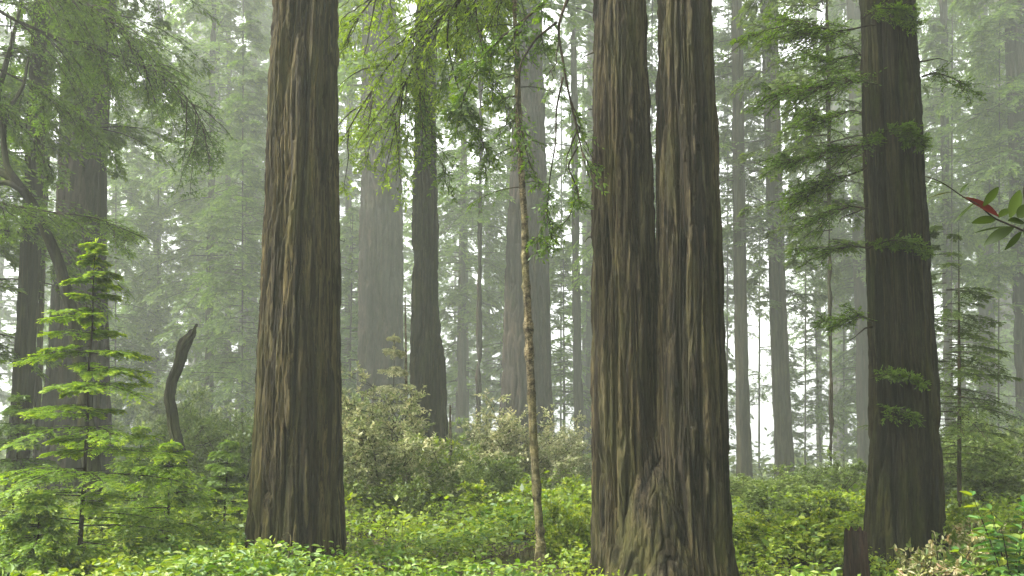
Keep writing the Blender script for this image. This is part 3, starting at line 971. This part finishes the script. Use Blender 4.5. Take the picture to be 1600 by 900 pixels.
# far woods read as one mass, plus unseen trees added to shade the haze
def far_and_unseen_woods():
    rg = np.random.default_rng(99)
    protos = []
    for sd in (101, 102, 103):
        protos.append(crown_proto(sd, 38, 5, 5.2, 90, 13, 8, .5, .2, wood_r=.06, twig_r=0, gap=.1))
    mb = MB()
    spots = []
    for i in range(75):
        Y = rg.uniform(62, 138)
        u = rg.uniform(-.62, .62)
        # thinner on the open right side
        if 0.03 < u < .62 and rg.random() < .8:
            continue
        if 0.2 < u < .40:
            continue
        spots.append((u * Y, Y))
    for i in range(84):            # the same forest, unseen beside and behind the viewpoint, added to darken near haze
        x, y = rg.uniform(-60, 60), rg.uniform(-22, 60)
        if y > -5 and abs(x) < 6 + .66 * max(y, 0):
            continue
        if math.hypot(x, y) < 8:
            continue
        spots.append((x, y))
    lacy = crown_proto(104, 15, .8, 2.9, 95, 15, 8, .26, .09, wood_r=.03, twig_r=0, gap=.15)
    small = []
    for i in range(46):
        y = rg.uniform(52, 96)
        small.append((rg.uniform(-.6, .6) * y, y))
    for n_, (x, y) in enumerate(spots + small):
        young = n_ >= len(spots)
        p = lacy if young else protos[rg.integers(0, 3)]
        s = rg.uniform(.6, 1.3) if young else rg.uniform(.75, 1.15)
        a = rg.random() * 6.28
        ca, sa = math.cos(a) * s, math.sin(a) * s
        b = base_at(x, y)
        for V, Q, M, T, off in zip(p.V, p.Q, p.M, p.T, np.cumsum([0] + [len(v) for v in p.V[:-1]])):
            v = np.stack([V[:, 0] * ca - V[:, 1] * sa, V[:, 0] * sa + V[:, 1] * ca, V[:, 2] * s], 1) + b
            mb.add(v, Q - off, int(M[0]), T)
        rr = .09 if young else rg.uniform(.2, .6)
        zz = np.linspace(b[2] - .5, b[2] + (14.5 if young else 38) * s, 6)
        mb.tube(np.stack([np.full(6, x), np.full(6, y), zz], 1), np.linspace(rr, .02 if young else .1, 6), 8, 1)
    o = mb.build('distant_and_unseen_woods', [M_NEEDLE, B_FAR])
    tag(o, kind='stuff')


far_and_unseen_woods()


# ------------------------------------------------------------------ boughs of the near redwoods
def bough(parent, origin, main, Y, rad, seed, nsub=14, sublen=.6, mats=(M_NEEDLE, B_TWIG), dY=None, name='branch', leafL=.05, leafW=.017, twigs=22, leafs=12, hang=.45, tmin=.2, k=40, tint=1.0, flatsub=False):
    """one drooping bough: main stem (pixel path) with side shoots and feathery sprays"""
    rg = np.random.default_rng(seed)
    p = path_from_px(main, Y, k, .03, seed, dY)
    mb = MB()
    mb.tube(p, np.linspace(rad, rad * .25, k), 7, 1)
    t = norm(np.gradient(p, axis=0))
    idx = rg.integers(int(tmin * k), k - 1, nsub)
    subs = []
    for i in idx:
        s = 1 if rg.random() < .5 else -1
        f = i / k
        d = norm(t[i] * rg.uniform(.5, 1.1) + s * np.cross(t[i], [0, 0, 1.0]) * rg.uniform(.3, 1) + np.array([rg.normal(0, .35), rg.normal(0, .35), rg.normal(-.1, .25)]))
        if flatsub:
            d = norm(t[i] * rg.uniform(.8, 1.6) + s * np.array([0, 1.0, 0]) * rg.uniform(.2, 1) + np.array([0, 0, rg.normal(-.06, .26)]))
        l = sublen * rg.uniform(.5, 1.3) * (1.15 - .5 * f)
        u = np.linspace(0, 1, 9)[:, None]
        q = p[i] + d * l * u - np.array([0, 0, 1.0]) * l * hang * u * u
        q += .02 * rg.normal(size=q.shape) * u
        subs.append(q)
        mb.tube(q, np.linspace(rad * .35, .0025, 9), 4, 1)
    # the tip of the main stem carries sprays as well
    subs.append(p[np.linspace(int(k * .6), k - 1, 9).astype(int)])
    paths = np.array(subs)
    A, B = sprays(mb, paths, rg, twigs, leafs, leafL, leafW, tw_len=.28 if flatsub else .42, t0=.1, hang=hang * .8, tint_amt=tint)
    twig_lines(mb, A, B, .0022)
    return mb.build(name, list(mats), parent, origin)


# limbs of the twin redwood that hang into the top of the picture
X2 = T2Y
bough(t2, b2, [(950, -190), (860, -110), (760, -50), (700, 10), (660, 70), (632, 130), (606, 200)], X2, .03, 1, 23, .9, mats=(M_CANOPY, B_TWIG), dY=[0, .3, .8, 1.3, 1.6, 1.8, 2.0])
bough(t2, b2, [(945, -160), (840, -70), (720, 0), (650, 50), (600, 110), (560, 170), (536, 215)], X2, .03, 2, 23, .9, mats=(M_CANOPY, B_TWIG), dY=[0, .6, 1.5, 2.3, 2.8, 3.0, 3.2])
bough(t2, b2, [(945, -260), (820, -200), (700, -130), (620, -60), (570, 10), (540, 70)], X2, .03, 3, 26, .95, mats=(M_CANOPY, B_TWIG), dY=[0, .6, 1.3, 1.9, 2.2, 2.4])
bough(t2, b2, [(950, -90), (890, -60), (858, 0), (820, 32), (780, 62), (745, 110), (720, 160)], X2, .022, 4, 12, .4, dY=[0, .1, .2, .3, .4, .6, .8])
bough(t2, b2, [(945, -120), (900, -60), (884, 0), (874, 40), (877, 110), (892, 180), (908, 240), (921, 285)], X2, .021, 5, 7, .4, dY=[0, -.2, -.3, -.3, -.3, -.3, -.3, -.3], leafs=7, twigs=10, tmin=.5)
bough(t2, b2, [(874, 36), (840, 62), (815, 100), (806, 160), (812, 210), (826, 262)], X2 - .3, .013, 6, 6, .3, leafs=6, twigs=10, tmin=.4)
bough(t2, b2, [(878, 120), (868, 170), (868, 220), (856, 290), (846, 340), (836, 375)], X2 - .3, .01, 7, 6, .28, leafs=6, twigs=12, tmin=.3)
bough(t2, b2, [(905, 230), (888, 260), (905, 300), (890, 340), (862, 372)], X2 - .25, .008, 8, 5, .25, leafs=6, twigs=12, tmin=.2)
bough(t2, b2, [(745, -40), (750, 40), (765, 110), (790, 160)], X2 + .9, .012, 9, 8, .35, leafs=8, twigs=16, tint=2.0, mats=(M_FIR, B_TWIG))
bough(t2, b2, [(700, 10), (702, 70), (716, 130), (742, 190), (760, 235)], X2 + 1.4, .012, 10, 8, .4, twigs=14)
bough(t2, b2, [(652, 80), (654, 150), (668, 210), (690, 262)], X2 + 1.8, .010, 12, 10, .45, twigs=14, leafs=9)

# sprays on the dark redwood
for i, (m, dy, n, l) in enumerate([
        ([(1366, 222), (1335, 226), (1300, 230), (1268, 244), (1240, 250)], -.5, 30, .5),
        ([(1360, 262), (1325, 276), (1290, 284), (1262, 300)], -.3, 26, .5),
        ([(1366, 132), (1320, 122), (1280, 136), (1235, 140), (1196, 160)], -.7, 34, .6),
        ([(1362, 40), (1310, 48), (1250, 34), (1185, 52)], -.4, 36, .65),
        ([(1362, 388), (1335, 384), (1300, 390), (1262, 388)], -.2, 9, .4),
        ([(1366, 502), (1340, 492), (1315, 500), (1290, 500)], -.3, 14, .3),
        ([(1362, 180), (1330, 172), (1300, 184), (1270, 186)], .3, 24, .5),
        ([(1362, 330), (1330, 322), (1300, 334), (1276, 340)], .2, 14, .45),
        ([(1362, 90), (1335, 84), (1300, 94), (1275, 90)], .4, 26, .5),
        ([(1352, 232), (1375, 205), (1405, 200), (1440, 222)], -.5, 20, .22),
        ([(1356, 388), (1385, 376), (1415, 374), (1448, 392)], -.5, 16, .18),
        ([(1362, 592), (1390, 584), (1420, 590), (1440, 600)], -.5, 12, .14),
        ([(1372, 645), (1390, 638), (1412, 646), (1428, 652)], -.5, 6, .16),
        ([(1438, 120), (1462, 112), (1490, 122), (1515, 136)], -.1, 7, .3),
        ([(1350, 30), (1375, 12), (1400, 14), (1428, 30)], -.5, 16, .22)]):
    bough(t3, b3, m, T3Y, .011, 60 + i, n, l, mats=(M_NEEDLE, B_TWIG), twigs=16, leafs=9, dY=[-.2 if i < 6 else (.1 if i < 9 else -.3)] + [dy] * (len(m) - 1), tmin=.1, hang=.12, tint=.5, leafL=.036, leafW=.012, flatsub=True)

# bough entering from the huge grey redwood / drooping conifer on the left
e = mist_tree('conifer_tree', 'half seen dark conifer with long drooping boughs over the young fir', [(780, -150, -110), (0, -120, -84)], 12.5, 15, mat=B_SLIM, seed=93)
be = np.array(e.location)
bough(e, be, [(-95, -60), (0, 20), (90, 60), (180, 85), (260, 120), (305, 165), (318, 205)], 12.5, .03, 21, 40, .95, mats=(M_NEEDLE, B_TWIG), tint=.5, dY=[0, .3, .8, 1.2, 1.5, 1.6, 1.7])
bough(e, be, [(-95, -120), (0, -60), (80, -20), (160, 20), (210, 70), (235, 120)], 12.5, .03, 22, 40, 1.0, mats=(M_NEEDLE, B_TWIG), tint=.5, dY=[0, .2, .5, .8, 1, 1])
bough(e, be, [(-95, 280), (0, 318), (80, 332), (150, 340), (225, 372)], 12.5, .02, 23, 24, .7, mats=(M_NEEDLE, B_TWIG), tint=1.0, dY=[0, .5, .9, 1, 1], hang=.2)
bough(e, be, [(-95, 60), (0, 110), (60, 140), (110, 170), (150, 215)], 12.5, .02, 24, 26, .7, mats=(M_NEEDLE, B_TWIG), tint=.4, dY=[0, .8, 1.4, 1.6, 1.8])
bough(e, be, [(-95, 130), (-20, 160), (40, 200), (80, 262)], 12.5, .02, 25, 20, .6, mats=(M_NEEDLE, B_TWIG), tint=.4, dY=[0, .8, 1.4, 1.6])


# dead stubs on trunks
def stubs(parent, base, px0, px1, py, Y, n, seed, l=.35):
    rg = np.random.default_rng(seed)
    for i in range(n):
        s_ = 1 if rg.random() < .5 else -1
        y_ = rg.uniform(*py)
        a = at(px1 if s_ > 0 else px0, y_, Y)
        L_ = rg.uniform(.4, 1.3) * l
        u = np.linspace(0, 1, 6)[:, None]
        q = a + np.array([s_ * 1.0, rg.normal(0, .5), rg.uniform(-.5, .1)]) * L_ * u + np.array([0, 0, -.25]) * L_ * u * u + .02 * rg.normal(size=(6, 3)) * u
        q[0, 0] -= s_ * .04
        mb = MB()
        mb.tube(q, np.linspace(.02, .005, 6) * (l + .3), 5)
        mb.build('dead_stub', B_TWIG, parent, base)


stubs(t1, b1, 428, 524, (60, 520), T1Y, 3, 5, .09)
stubs(t2, b2, 930, 1112, (40, 420), T2Y, 4, 6, .12)
stubs(t3, b3, 1358, 1440, (80, 560), T3Y, 5, 7, .22)


# ------------------------------------------------------------------ young firs
def fir(seed, H, R, nlev, twigs, leafs, leafL, leafW, mats, per=6, trunk_r=.028, rise=.05, droop=.12, tint=1.3, lean=0.0, zlow=.12, tw=.42, hang=.3, fl=.2, dt=.12):
    rg = np.random.default_rng(seed)
    zl = H * (zlow + (1 - zlow) * np.linspace(0, 1, nlev) ** .9)
    z = np.repeat(zl, per) + rg.normal(0, .03 * H / 3, nlev * per)
    z = np.minimum(z, H * .985)
    t = z / H
    az = rg.random(len(z)) * 6.283
    L = R * (1 - t) ** .82 * rg.uniform(.35, 1.25, len(z)) + .05
    p = branch_paths(len(z), z, az, L, droop * rg.uniform(.3, 1.8, len(z)), rise * rg.uniform(-.5, 2.4, len(z)), rg)
    mb = MB()
    A, B = sprays(mb, p, rg, twigs, leafs, leafL, leafW, tw_len=tw, t0=.06, hang=hang, flat=fl, droop_twig=dt, tint_amt=tint, tipb=.9)
    # needles along each main branch
    twig_lines(mb, A, B, .001)
    for q, l in zip(p, L):
        mb.tube(q[::2], np.linspace(.003 + .003 * l, .0015, 5), 4, 1)
    # leader shoots
    k = 60
    P = np.stack([rg.normal(0, .004, k), rg.normal(0, .004, k), H * (1 - .1 * rg.random(k))], 1)
    D = np.stack([rg.normal(0, 1, k), rg.normal(0, 1, k), rg.uniform(.3, 1.2, k)], 1)
    mb.leaves(P, D, rg.normal(0, 1, (k, 3)), leafL * 1.2, leafW, 0, tint * .8)
    tr = MB()
    zz = np.linspace(-.15, H, 30)
    rough_tube(tr, np.stack([.012 * noise(zz * 2, 0, 0, seed), .012 * noise(zz * 2, 4, 0, seed), zz], 1), np.linspace(trunk_r, .004, 30), 9, seed, .02, .003)
    return mb, tr


def fir_thing(name, label, px, Y, H, seed, group=None, **k):
    b = base_at(at(px, 800, Y)[0], Y)
    e = empty(name, b, label, 'young fir', group)
    m, tr = fir(seed, H, **k)
    m.build('crown', k['mats'], e)
    tr.build('trunk', B_TWIG, e)
    return e


FY = 9.6
bf = base_at(at(128, 880, FY)[0], FY)
Hf = at(134, 375, FY)[2] - bf[2]
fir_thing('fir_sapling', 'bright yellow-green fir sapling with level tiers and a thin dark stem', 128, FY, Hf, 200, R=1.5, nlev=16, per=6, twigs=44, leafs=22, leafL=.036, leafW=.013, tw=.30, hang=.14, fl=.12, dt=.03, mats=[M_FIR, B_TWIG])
for (lab, px, Y, H, R, sd) in [
        ('low spreading fir with bright boughs at the foot of the nearest redwood', 262, 10.6, 1.35, 1.25, 210),
        ('small dense green fir tucked close against the nearest redwood', 352, 11.6, 1.35, .8, 211),
        ('low bushy fir under the lower tiers of the tall fir sapling', 60, 8.9, .95, .95, 212),
        ('dim green young fir behind the tall fir sapling', 20, 12.5, 2.0, 1.3, 213),
        ('wide low fir behind the spreading fir, below the snag', 215, 14.0, 1.6, 1.5, 214),
        ('feathery grey-green fir tip poking out of the pale dusty shrub', 612, 17.5, 3.05, 1.0, 215)]:
    dull = sd in (213, 211)
    fir_thing('young_fir', lab, px, Y, H, sd, R=R, nlev=9, per=8, twigs=26, leafs=14, leafL=.045, leafW=.016, mats=[M_NEEDLE if dull else (M_PALE if sd == 215 else M_FIR), B_TWIG], tint=.5 if dull else .9, trunk_r=.022)


# ------------------------------------------------------------------ shrubs
def shrub(seed, W, H, leafL, leafW, fold=False, stems=14, subs=9, tws=7, lv=13, tint=.3, low=.2):
    """arching stems, side branches, twigs and the leaves along them"""
    rg = np.random.default_rng(seed)
    mb = MB()
    TA, TB = [], []
    for i in range(stems):
        a = i * 2.4 + rg.normal(0, .4)
        l = rg.uniform(.1, .5) * W
        top = np.array([math.cos(a) * l, math.sin(a) * l, H * rg.uniform(.6, 1.0) * (1 - .45 * (2 * l / W) ** 2)])
        u = np.linspace(0, 1, 12)[:, None]
        b0 = np.array([math.cos(a) * .06, math.sin(a) * .06, -.1])
        p = b0 + (top - b0) * np.concatenate([u ** 1.3, u ** 1.3, u ** .85], 1)
        p += .05 * H * np.concatenate([noise(u * 3, i, 0, seed), noise(u * 3, i, 4, seed), 0 * u], 1) * u
        mb.tube(p, np.linspace(.008 + .004 * H, .002, 12), 5, 1)
        out = np.array([math.cos(a), math.sin(a), 0])
        for k in range(subs):
            f = low + (1 - low) * rg.random() ** .8
            q0 = p[min(11, int(f * 11))]
            d = norm(rg.normal(0, 1, 3) * [1, 1, .5] + out * .5 + [0, 0, .45])
            sl = H * rg.uniform(.14, .34) * (1.2 - .5 * f)
            v = np.linspace(0, 1, 5)[:, None]
            q = q0 + d * sl * v + np.array([0, 0, .12 * sl]) * v * v
            mb.tube(q, np.linspace(.004 + .001 * H, .0015, 5), 3, 1)
            for m in range(tws):
                g = rg.uniform(.25, 1)
                t0 = q0 + d * sl * g
                td = norm(d * .7 + rg.normal(0, .8, 3) + [0, 0, .2])
                TA.append(t0)
                TB.append(t0 + td * rg.uniform(.08, .2) * (.6 + .25 * H))
    TA, TB = np.array(TA), np.array(TB)
    twig_lines(mb, TA, TB, .0018 + .0004 * H)
    n = len(TA)
    s_ = (rg.random((n, lv)) ** .7)[..., None]
    C = (TA[:, None] * (1 - s_) + TB[:, None] * s_).reshape(-1, 3)
    td = np.repeat(norm(TB - TA), lv, 0)
    D = norm(td * .5 + rg.normal(0, .8, C.shape) * [1, 1, .7])
    N = norm(np.array([0, 0, 1.0]) + rg.normal(0, .5, C.shape))
    sz = rg.uniform(.55, 1.3, len(C))
    ct = np.repeat(rg.random(n) ** 2, lv)
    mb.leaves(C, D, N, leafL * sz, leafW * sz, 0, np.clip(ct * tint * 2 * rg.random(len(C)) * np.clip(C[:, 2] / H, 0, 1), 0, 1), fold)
    return mb


SH = {}
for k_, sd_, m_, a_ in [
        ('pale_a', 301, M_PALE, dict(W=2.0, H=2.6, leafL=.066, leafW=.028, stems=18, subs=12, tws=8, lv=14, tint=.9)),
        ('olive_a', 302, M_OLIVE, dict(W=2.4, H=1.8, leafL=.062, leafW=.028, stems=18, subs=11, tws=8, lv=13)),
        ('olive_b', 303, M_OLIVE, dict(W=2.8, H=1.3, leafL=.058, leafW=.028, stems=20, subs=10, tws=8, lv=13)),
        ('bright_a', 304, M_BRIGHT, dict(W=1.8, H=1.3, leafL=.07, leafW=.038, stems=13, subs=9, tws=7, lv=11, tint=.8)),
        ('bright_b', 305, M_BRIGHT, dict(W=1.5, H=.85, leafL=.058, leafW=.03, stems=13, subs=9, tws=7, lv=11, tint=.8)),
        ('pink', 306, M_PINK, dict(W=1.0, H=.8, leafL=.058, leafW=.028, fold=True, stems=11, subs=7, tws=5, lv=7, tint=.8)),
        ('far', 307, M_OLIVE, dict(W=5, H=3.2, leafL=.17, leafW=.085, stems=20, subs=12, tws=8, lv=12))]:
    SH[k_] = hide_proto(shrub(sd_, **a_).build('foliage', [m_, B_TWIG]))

shrubs = [
    # name, label, mesh, px, Y, scale(w, h), rot
    ('dusty_shrub', 'tall pale dusty shrub with dark stems beside the nearest redwood', 'pale_a', 592, 14.0, (1.0, .92), 0.3),
    ('dusty_shrub', 'low olive shrub in front of the tall pale dusty one', 'olive_b', 640, 13.4, (.8, .75), 1.2),
    ('dusty_shrub', 'pale pinkish-grey shrub behind the thin ringed tree', 'pale_a', 800, 17.5, (.95, .82), 2.0),
    ('dusty_shrub', 'pale shrub between the thin ringed tree and the twin redwood', 'pale_a', 872, 20.0, (.7, .75), 4.0),
    ('leafy_shrub', 'bright green shrub in front of the swollen dark misty redwood', 'bright_a', 690, 17.0, (.9, 1.25), .5),
    ('leafy_shrub', 'green shrub between the tall dusty shrub and the bright green one', 'bright_b', 655, 15.6, (1.1, 1.6), 2.5),
    ('leafy_shrub', 'rounded fresh green shrub against the foot of the twin redwood', 'bright_b', 898, 10.4, (.62, .78), 3.5),
    ('leafy_shrub', 'yellow-green low shrub just behind the thin ringed tree', 'bright_b', 790, 12.8, (1.2, .9), 4.5),
    ('leafy_shrub', 'green shrub behind the rounded fresh one by the twin redwood', 'bright_a', 900, 14.2, (.75, .75), 5.0),
    ('olive_shrub', 'broad olive shrub in the middle of the clearing', 'olive_b', 745, 15.0, (.95, .9), 5.5),
    ('olive_shrub', 'dull olive shrub filling the space beside the twin redwood and slender tree', 'olive_a', 1185, 16.0, (1.0, .5), 1.0),
    ('olive_shrub', 'dull olive shrub in front of the two slender trees', 'olive_b', 1235, 13.2, (.9, .52), 2.2),
    ('olive_shrub', 'tall greyish shrub below the white sky gap', 'olive_a', 1290, 17.5, (1.0, .72), 3.0),
    ('leafy_shrub', 'bright green shrub behind the reddish stump', 'bright_a', 1305, 12.8, (.8, .6), 4.0),
    ('leafy_shrub', 'low bright green shrub at the foot of the twin redwood by the stump side', 'bright_b', 1185, 10.6, (.9, .6), 5.0),
    ('leafy_shrub', 'small green shrub between the twin redwood and the reddish stump', 'bright_b', 1262, 10.8, (.8, .65), 1.6),
    ('olive_shrub', 'grey-green shrub behind the broken snag', 'olive_a', 330, 24.0, (1.6, 1.6), .2),
    ('olive_shrub', 'olive shrub between the snag and the nearest redwood', 'olive_a', 372, 17.0, (1.0, 1.15), 1.4),
    ('olive_shrub', 'dark shrub at the foot of the broken snag', 'olive_b', 232, 19.0, (1.0, .95), 2.4),
    ('olive_shrub', 'dark green shrub behind the thin dark-branched young conifer', 'olive_a', 1530, 15.5, (1.2, 1.0), 3.4),
    ('leafy_shrub', 'green shrub between the dark ridged redwood and the broad-leaved plant', 'bright_a', 1525, 10.4, (.85, .72), 4.4),
    ('pinkish_shrub', 'cream and rusty leaved shrub at the foot of the dark ridged redwood', 'pink', 1470, 8.7, (.9, 1.05), .4),
    ('pinkish_shrub', 'low cream-leaved shrub in front of the rusty one, at the bottom edge', 'pink', 1436, 7.7, (.9, .78), 1.4),
    ('pinkish_shrub', 'rusty-leaved shrub behind the broad-leaved plant', 'pink', 1530, 9.3, (.8, 1.05), 2.4),
    ('olive_shrub', 'hazy shrub far behind the pale brown redwood', 'far', 720, 34, (.8, .7), .6),
    ('olive_shrub', 'hazy shrub under the wide brownish redwood', 'far', 560, 38, (.9, .95), 1.6),
    ('olive_shrub', 'hazy shrub in the bright gap behind the slim dark tree', 'far', 890, 36, (.7, .55), 2.6),
    ('olive_shrub', 'hazy low shrub behind the two slender trees', 'far', 1180, 33, (.9, .3), 3.6),
    ('olive_shrub', 'hazy low shrub under the faint pale trunk', 'far', 1300, 36, (1, .36), 4.6),
    ('olive_shrub', 'misty shrub behind the huge grey redwood', 'far', 90, 37, (1.1, 1.2), 5.6),
    ('olive_shrub', 'misty shrub below the broad lost trunk', 'far', 290, 40, (1.1, 1.2), .9),
    ('olive_shrub', 'misty shrub behind the dark-branched young conifer', 'far', 1540, 30, (1.0, .9), 1.9),
]
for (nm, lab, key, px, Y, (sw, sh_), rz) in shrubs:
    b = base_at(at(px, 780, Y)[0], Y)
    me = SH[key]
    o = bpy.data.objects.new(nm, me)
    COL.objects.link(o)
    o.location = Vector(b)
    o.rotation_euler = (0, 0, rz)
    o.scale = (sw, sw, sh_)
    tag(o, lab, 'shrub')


# broad-leaved plant at the right edge
def broad_plant():
    Y = 7.8
    b = base_at(at(1580, 860, Y)[0], Y)
    e = empty('broad_leaved_plant', b, 'fresh green plant with large pointed leaves at the edge above the cream-leaved shrubs', 'plant')
    rg = np.random.default_rng(5)
    st_, lv = MB(), MB()
    for i in range(26):
        a = rg.uniform(0, 6.28)
        l = rg.uniform(.08, .42)
        h = rg.uniform(.5, 1.12)
        u = np.linspace(0, 1, 12)[:, None]
        p = np.concatenate([math.cos(a) * l * u ** 1.3, math.sin(a) * l * u ** 1.3, h * (1.1 * u - .1 * u * u)], 1)
        st_.tube(p, np.linspace(.007, .002, 12), 5)
        for j in range(4, 12):
            for s in (-1, 1):
                d = np.array([math.cos(a + s * 1.1), math.sin(a + s * 1.1), rg.uniform(-.2, .35)]) + rg.normal(0, .2, 3)
                lv.leaves(p[j][None], d[None], np.array([[rg.normal(0, .25), rg.normal(0, .25), 1.0]]), rg.uniform(.09, .16), rg.uniform(.045, .07), 0, rg.random() ** 3, True)
    st_.build('stems', B_TWIG, e)
    lv.build('leaves', M_BIGLEAF, e)


broad_plant()


# twig with leathery leaves, its shrub rooted beyond the frame
def leafy_twig():
    Y = 4.2
    b = base_at(2.75, 4.3)
    e = empty('leathery_leaved_shrub', b, 'dark leathery-leaved twig with one red-brown leaf reaching in from the edge', 'shrub')
    mp_ = path_from_px([(1620, 372), (1600, 361), (1575, 350), (1552, 341), (1530, 320), (1505, 308), (1480, 290), (1462, 280), (1446, 276)], Y, 30)
    root = np.array([b + [0, 0, -.1], b + [.0, 0, .6], b + [-.05, 0, 1.3], b + [-.12, -.02, 1.9], b + [-.22, -.06, 2.2], mp_[0]])
    s = np.linspace(0, 5, 30)
    root = np.stack([np.interp(s, np.arange(6), root[:, i]) for i in range(3)], 1)
    mb = MB()
    mb.tube(np.vstack([root, mp_[1:]]), np.concatenate([np.linspace(.016, .005, 30), np.linspace(.005, .0018, 29)]), 7)
    # a second shoot
    q = path_from_px([(1600, 361), (1606, 330), (1598, 300), (1604, 275)], Y + .03, 12)
    mb.tube(q, np.linspace(.004, .002, 12), 6)
    mb.build('stem', B_TWIG, e, b)
    lv = MB()
    # (base px, tip px, width px, tint)
    L = [((1560, 338), (1510, 303), 20, 1.0), ((1536, 322), (1564, 288), 13, 0), ((1556, 342), (1522, 345), 15, 0), ((1522, 318), (1488, 345), 6, 0),
         ((1490, 300), (1449, 305), 6, .2), ((1478, 290), (1450, 278), 8, 0), ((1500, 302), (1512, 284), 8, 0), ((1584, 355), (1536, 380), 21, 0), ((1582, 354), (1522, 356), 6, 0),
         ((1596, 362), (1572, 390), 10, 0), ((1578, 340), (1596, 292), 18, 0), ((1590, 340), (1612, 318), 20, 0), ((1575, 345), (1604, 346), 16, 0), ((1560, 340), (1580, 322), 12, 0), ((1600, 360), (1622, 385), 16, 0), ((1604, 345), (1630, 330), 20, 0)]
    for i, (p0, p1, wd, tn) in enumerate(L):
        dy = .05 * math.sin(i * 2.1)
        a, c = at(*p0, Y), at(*p1, Y + dy)
        n = np.array([.3 * math.sin(i * 1.7), -1 if wd > 8 else -.25, .5 + .3 * math.cos(i)])
        W = wd * mpp(Y)
        D = c - a
        Ln = np.linalg.norm(D)
        D = D / Ln
        S = norm(np.cross(D, n))
        U = np.cross(S, D)
        k = 9
        u = np.linspace(0, 1, k)
        hw = W * .5 * np.sin(np.pi * np.clip(u, .02, .985) ** .9) ** .75
        mid = a + D * Ln * u[:, None] - U * (.14 * Ln * u * u)[:, None]
        lf, rt = mid + S * hw[:, None] + U * hw[:, None] * .25, mid - S * hw[:, None] + U * hw[:, None] * .25
        V = np.concatenate([lf, mid, rt])
        ii = np.arange(k - 1)
        lv.add(V, np.concatenate([np.stack([ii, ii + 1, ii + 1 + k, ii + k], 1), np.stack([ii + k, ii + k + 1, ii + 1 + 2 * k, ii + 2 * k], 1)]), 0, tn, True)
    lv.build('leaves', M_RHODO, e, b)


leafy_twig()


# dead curled stalk before the nearest redwood
q = path_from_px([(448, 890), (452, 860), (455, 840), (452, 832), (444, 833), (440, 842)], 9.0, 30)
q[0][2] = float(zt(q[0][0], 9.0)) - .05
mb = MB()
mb.tube(q, np.linspace(.008, .004, 30), 6)
bq = np.array([q[0][0], 9.0, q[0][2]])
tag(mb.build('dead_stalk', B_PALE, None, bq), 'dry curled pale stalk in front of the nearest redwood', 'stalk')


# ------------------------------------------------------------------ ground cover (nobody could count it)
def cover_height(x, y):
    n = .5 + .5 * noise(x * .9, y * .9, 0, 21)
    n2 = .5 + .5 * noise(x * 2.6, y * 2.6, 0, 23)
    return (.15 + .95 * n) * (.45 + .6 * n2)


def cover(name, n, y0, y1, leafL, leafW, hmax, mats, seed, fold, dens_bias=1.0, margin=.56, thr=-.2, sel=None, clump=12, tint=.5):
    rg = np.random.default_rng(seed)
    m = n // clump
    Y = y0 + (y1 - y0) * rg.random(m) ** dens_bias
    X = (rg.random(m) * 2 - 1) * (Y * margin + .6)
    k = noise(X * 1.3, Y * 1.3, 3, seed) + .35 * noise(X * 3.9, Y * 3.9, 3, seed) > thr
    if sel is not None:
        k &= sel(X, Y)
    X, Y = X[k], Y[k]
    hm = hmax(X, Y) if callable(hmax) else hmax
    h = cover_height(X, Y) * hm
    base = zt(X, Y)
    Z = base + h * (.35 + .65 * rg.random(len(X)) ** .6)
    T = np.stack([X, Y, Z], 1)
    mb = MB()
    sp_ = leafL * 1.6
    C = np.repeat(T, clump, 0) + rg.normal(0, 1, (len(T) * clump, 3)) * np.array([sp_, sp_, sp_ * .45])
    D = np.concatenate([rg.normal(0, 1, (len(C), 2)), rg.normal(.1, .35, (len(C), 1))], 1)
    N = norm(np.array([0, -.15, 1.0]) + rg.normal(0, .55, C.shape))
    sz = np.clip(rg.lognormal(-.1, .38, len(C)), .35, 1.7)
    ct = np.repeat(np.clip(.5 + .9 * noise(X * 1.7, Y * 1.7, 5, seed) + .25 * rg.normal(size=len(T)), 0, 1), clump)
    mb.leaves(C, D, N, leafL * sz, leafW * sz, 0, np.clip(ct ** 2 * tint * 1.4 * rg.random(len(C)), 0, 1), fold)
    twig_lines(mb, np.stack([X + rg.normal(0, .06, len(X)), Y + rg.normal(0, .06, len(X)), base - .02], 1), T, .003 if leafL < .08 else .006)
    o = mb.build(name, mats)
    tag(o, kind='stuff')


def near_h(x, y):
    # lower in front of the twin redwood's foot
    u = x / y
    gap = smooth(.045, .09, u) * (1 - smooth(.24, .29, u))
    gap2 = smooth(.30, .325, u) * (1 - smooth(.40, .44, u))
    return .56 * (1 - .72 * np.maximum(gap, gap2)) + .05


def thin_gap(x, y):
    u = x / y
    return ~((u > .08) & (u < .225) & (y < 9.4) & (np.sin(x * 37) > -.3))


cover('ground_cover', 80000, 6.0, 11.5, .06, .034, near_h, [M_SALAL, B_TWIG], 401, True, 1.0, sel=thin_gap)
cover('low_ground_cover', 60000, 7.0, 13.0, .045, .024, .42, [M_BRIGHT, B_TWIG], 402, False, 1.0)
cover('undergrowth', 120000, 10.3, 22.0, .065, .034, .8, [M_BRIGHT, B_TWIG], 403, False, .8)
cover('olive_undergrowth', 50000, 11.5, 28.0, .075, .035, .75, [M_OLIVE, B_TWIG], 404, False, .8)
cover('distant_undergrowth', 90000, 22.0, 60.0, .18, .09, .9, [M_OLIVE, B_TWIG], 405, False, .8)
cover('far_undergrowth', 60000, 55.0, 145.0, .5, .25, 2.6, [M_OLIVE, B_TWIG], 406, False, .8)
